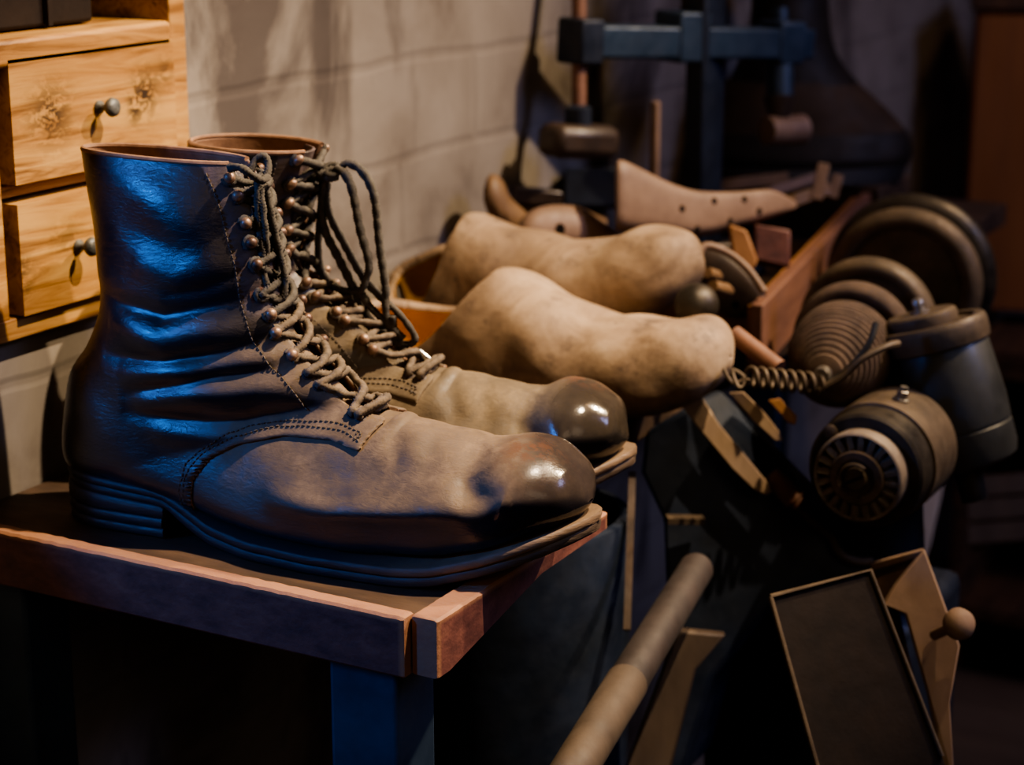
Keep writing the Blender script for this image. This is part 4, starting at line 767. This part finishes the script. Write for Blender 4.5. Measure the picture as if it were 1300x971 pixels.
# dark box and small drawer at lower right
db = thing('metal_lid', 'dark metal lid leaning in front of the small pale drawer', 'lid', tuple(UD(1095, 960, 1.2)))
tag(slab([(978, 757), (1105, 724), (1196, 960), (1210, 1000), (1045, 1000)], [1.22, 1.24, 1.22, 1.22, 1.20], .010).build('plate', M['tin_box'], db, bevel=.0015), None)
MB().tube([UD(978, 757, 1.219), UD(1105, 724, 1.239), UD(1196, 960, 1.219)], .0016, 8).build('rolled_edge', M['iron_dusty'], db); MB().tube([UD(978, 757, 1.219), UD(1045, 1000, 1.199)], .0016, 8).build('rolled_edge', M['iron_dusty'], db)
sdw = thing('small_drawer', 'small pale wooden drawer lying tilted at lower right, with knob', 'drawer', tuple(UD(1190, 960, 1.30)))
slab([(1174, 697), (1219, 820), (1206, 892), (1212, 990), (1200, 990), (1178, 880), (1150, 780), (1122, 768), (1138, 742)], [1.30, 1.27, 1.26, 1.26, 1.26, 1.27, 1.285, 1.29, 1.30], .012).build('front_panel', M['pale_wood'], sdw, bevel=.0012)
slab([(1104, 716), (1174, 697), (1172, 706), (1110, 725)], [1.34, 1.302, 1.302, 1.34], .010).build('side_panel', M['pale_wood'], sdw, bevel=.001)
slab([(1106, 722), (1166, 706), (1150, 735), (1122, 766)], [1.345, 1.31, 1.31, 1.32], .01).build('inside_panel', M['pine_dark'], sdw)
slab([(1122, 768), (1140, 772), (1192, 990), (1150, 990)], 1.30, .01).build('bottom_panel', M['pine_dark'], sdw)
ka, kb = UD(1186, 806, 1.272), UD(1222, 790, 1.24); MB().lathe(ka, kb-ka, [(0, .0035), (.020, .0035), (.024, .006), (.028, .0098), (.033, .0105), (.038, .008), (.040, .003)], 26).build('knob', M['pale_wood'], sdw, smooth_deg=60)
# ================================================================== FAR RIGHT
cu = UD(1215, 395, 2.75); cp = thing('wall_cupboard', 'orange-brown wooden cupboard at the right edge of the room', 'cupboard', (cu[0]+.2, cu[1]+.06, cu[2]))
ct = UD(1213, 5, 2.75)[2]; w_ = .42; dirx = np.array([math.cos(YAW*.55), math.sin(YAW*.55), 0])
def cpb(u0, u1, z0, z1, t0, t1, nm, mt, par=cp, bev=.004):
    ny = np.array([-dirx[1], dirx[0], 0]); base = np.array([cu[0], cu[1], 0]); c = base+dirx*(u0+u1)/2+ny*(t0+t1)/2; c[2] = (z0+z1)/2
    return MB().box(c, (u1-u0, t1-t0, z1-z0), np.stack([dirx, ny, [0, 0, 1]], 1)).build(nm, M[mt], par, bevel=bev)
cpb(0, w_, cu[2], ct, .012, .16, 'carcass', 'cupboard'); cpb(.004, w_-.004, cu[2]+.004, ct-.004, -.006, .0115, 'door', 'cupboard'); cpb(-.006, w_+.006, ct, ct+.02, -.012, .17, 'cornice', 'pine_dark')
lc = UD(1225, 420, 2.62); lw = thing('low_cabinet', 'dark low cabinet with open shelf under the orange cupboard', 'cabinet', (lc[0]+.2, lc[1], -.72))
zl = lc[2]-.03
for z, t in ((zl, .02), (UD(1260, 470, 2.62)[2], .018), (-.62, .02)): MB().box((lc[0]+.22, lc[1]+.10, z), (.44, .22, t)).build('shelf', M['pine_dark'], lw, bevel=.002)
for x in (.008, .432): MB().box((lc[0]+x, lc[1]+.10, (zl-.70)/2-.012), (.016, .22, zl+.70)).build('side_panel', M['pine_dark'], lw, bevel=.002)
MB().box((lc[0]+.22, lc[1]+.205, (zl-.70)/2-.012), (.41, .008, zl+.68)).build('back_panel', M['last_dark'], lw)
gb = thing('lit_patch_board', 'pale board added to stand in for a lit patch behind the fluted wheel', 'board', tuple(UD(1150, 760, 1.95)))  # added board, its pale colour stands in for a lit patch of wall
slab([(1100, 590), (1205, 585), (1182, 690), (1150, 790), (1095, 790)], 1.95, .012).build('lit_patch_panel', M['board'], gb, bevel=.002)
wc = UD(1215, 690, 2.25); cr = thing('floor_patch_crate', 'brown slatted crate added to stand in for a warm-lit floor patch at right', 'crate', (wc[0]+.12, wc[1]+.05, wc[2]))  # added crate, its brown stands in for a warm-lit patch of floor
for k in range(3): slab([(1228, 606+k*30), (1330, 598+k*30), (1330, 624+k*30), (1228, 632+k*30)], 2.25, .012).build('slat', M['dimwood'], cr, bevel=.001)  # slats of the added crate, stand in for the warm-lit floor patch
for x in (1236, 1318): slab([(x, 604), (x+14, 603), (x+14, 700), (x, 700)], 2.262, .02).build('floor_patch_post', M['dimwood'], cr, bevel=.001)
# ================================================================== LIGHT AND CAMERA
def lamp(typ, name, loc, target, energy, color, **k):
    l = bpy.data.lights.new(name, typ); l.energy = energy; l.color = color
    for a, b in k.items(): setattr(l, a, b)
    o = bpy.data.objects.new(name, l); col.objects.link(o); o.location = (loc[0], loc[1], loc[2]+Z0)
    d = Vector(np.array(target)-np.array(loc)); o.rotation_euler = d.to_track_quat('-Z', 'Y').to_euler(); return o
lamp('SPOT', 'shelf_spot', (1.12, 1.05, 1.38), (.13, .32, .09), 205, (1, .76, .48), spot_size=math.radians(40), spot_blend=.9, shadow_soft_size=.022)
lamp('SPOT', 'boot_spot', (.92, .32, 1.46), (.17, .10, .03), 245, (1, .77, .52), spot_size=math.radians(33), spot_blend=.9, shadow_soft_size=.012)
lamp('AREA', 'window_light', (-.60, -1.25, .70), (.17, .02, .07), 1.9, (.04, .28, 1.0), shape='RECTANGLE', size=.15, size_y=.24, spread=math.radians(60))
lamp('AREA', 'far_cool_fill', (1.9, .9, 1.3), (.1, 1.5, .1), 16, (.45, .5, 1.0), shape='DISK', size=.6)  # added cool fill for the far wall, no window stands behind it
lamp('AREA', 'far_warm_fill', (1.0, .9, 1.5), (.25, 2.1, 0), 6, (1, .6, .3), shape='DISK', size=.2)  # added warm fill to bring out the cupboard, no lamp seen there
lamp('AREA', 'front_warm_fill', (.75, -1.7, .9), (.2, 0, 0), 1.2, (1, .62, .36), shape='DISK', size=.9)  # added warm fill towards the front rail, unseen source
lamp('AREA', 'room_bounce', (2.3, -1.2, 1.2), (.25, .5, 0), 4.5, (1, .76, .52), shape='DISK', size=1.0)
w = bpy.data.worlds.new('World'); bpy.context.scene.world = w; w.use_nodes = True
w.node_tree.nodes['Background'].inputs[0].default_value = (.25, .35, .6, 1); w.node_tree.nodes['Background'].inputs[1].default_value = .02
cam = bpy.data.cameras.new('camera'); cam.sensor_width = 36; cam.lens = 36*FPX/1300; cam.clip_start = .05
co = bpy.data.objects.new('camera', cam); col.objects.link(co); co.location = (CAM[0], CAM[1], CAM[2]+Z0); co.rotation_euler = (math.pi/2-PITCH, 0, YAW)
cam.dof.use_dof = True; cam.dof.focus_distance = 1.07; cam.dof.aperture_fstop = 7.0
sc = bpy.context.scene; sc.camera = co
sc.view_settings.view_transform = 'AgX'; sc.view_settings.look = 'AgX - Medium High Contrast'; sc.view_settings.exposure = 0
for o in list(bpy.data.objects):
    if 'base' in o: del o['base']
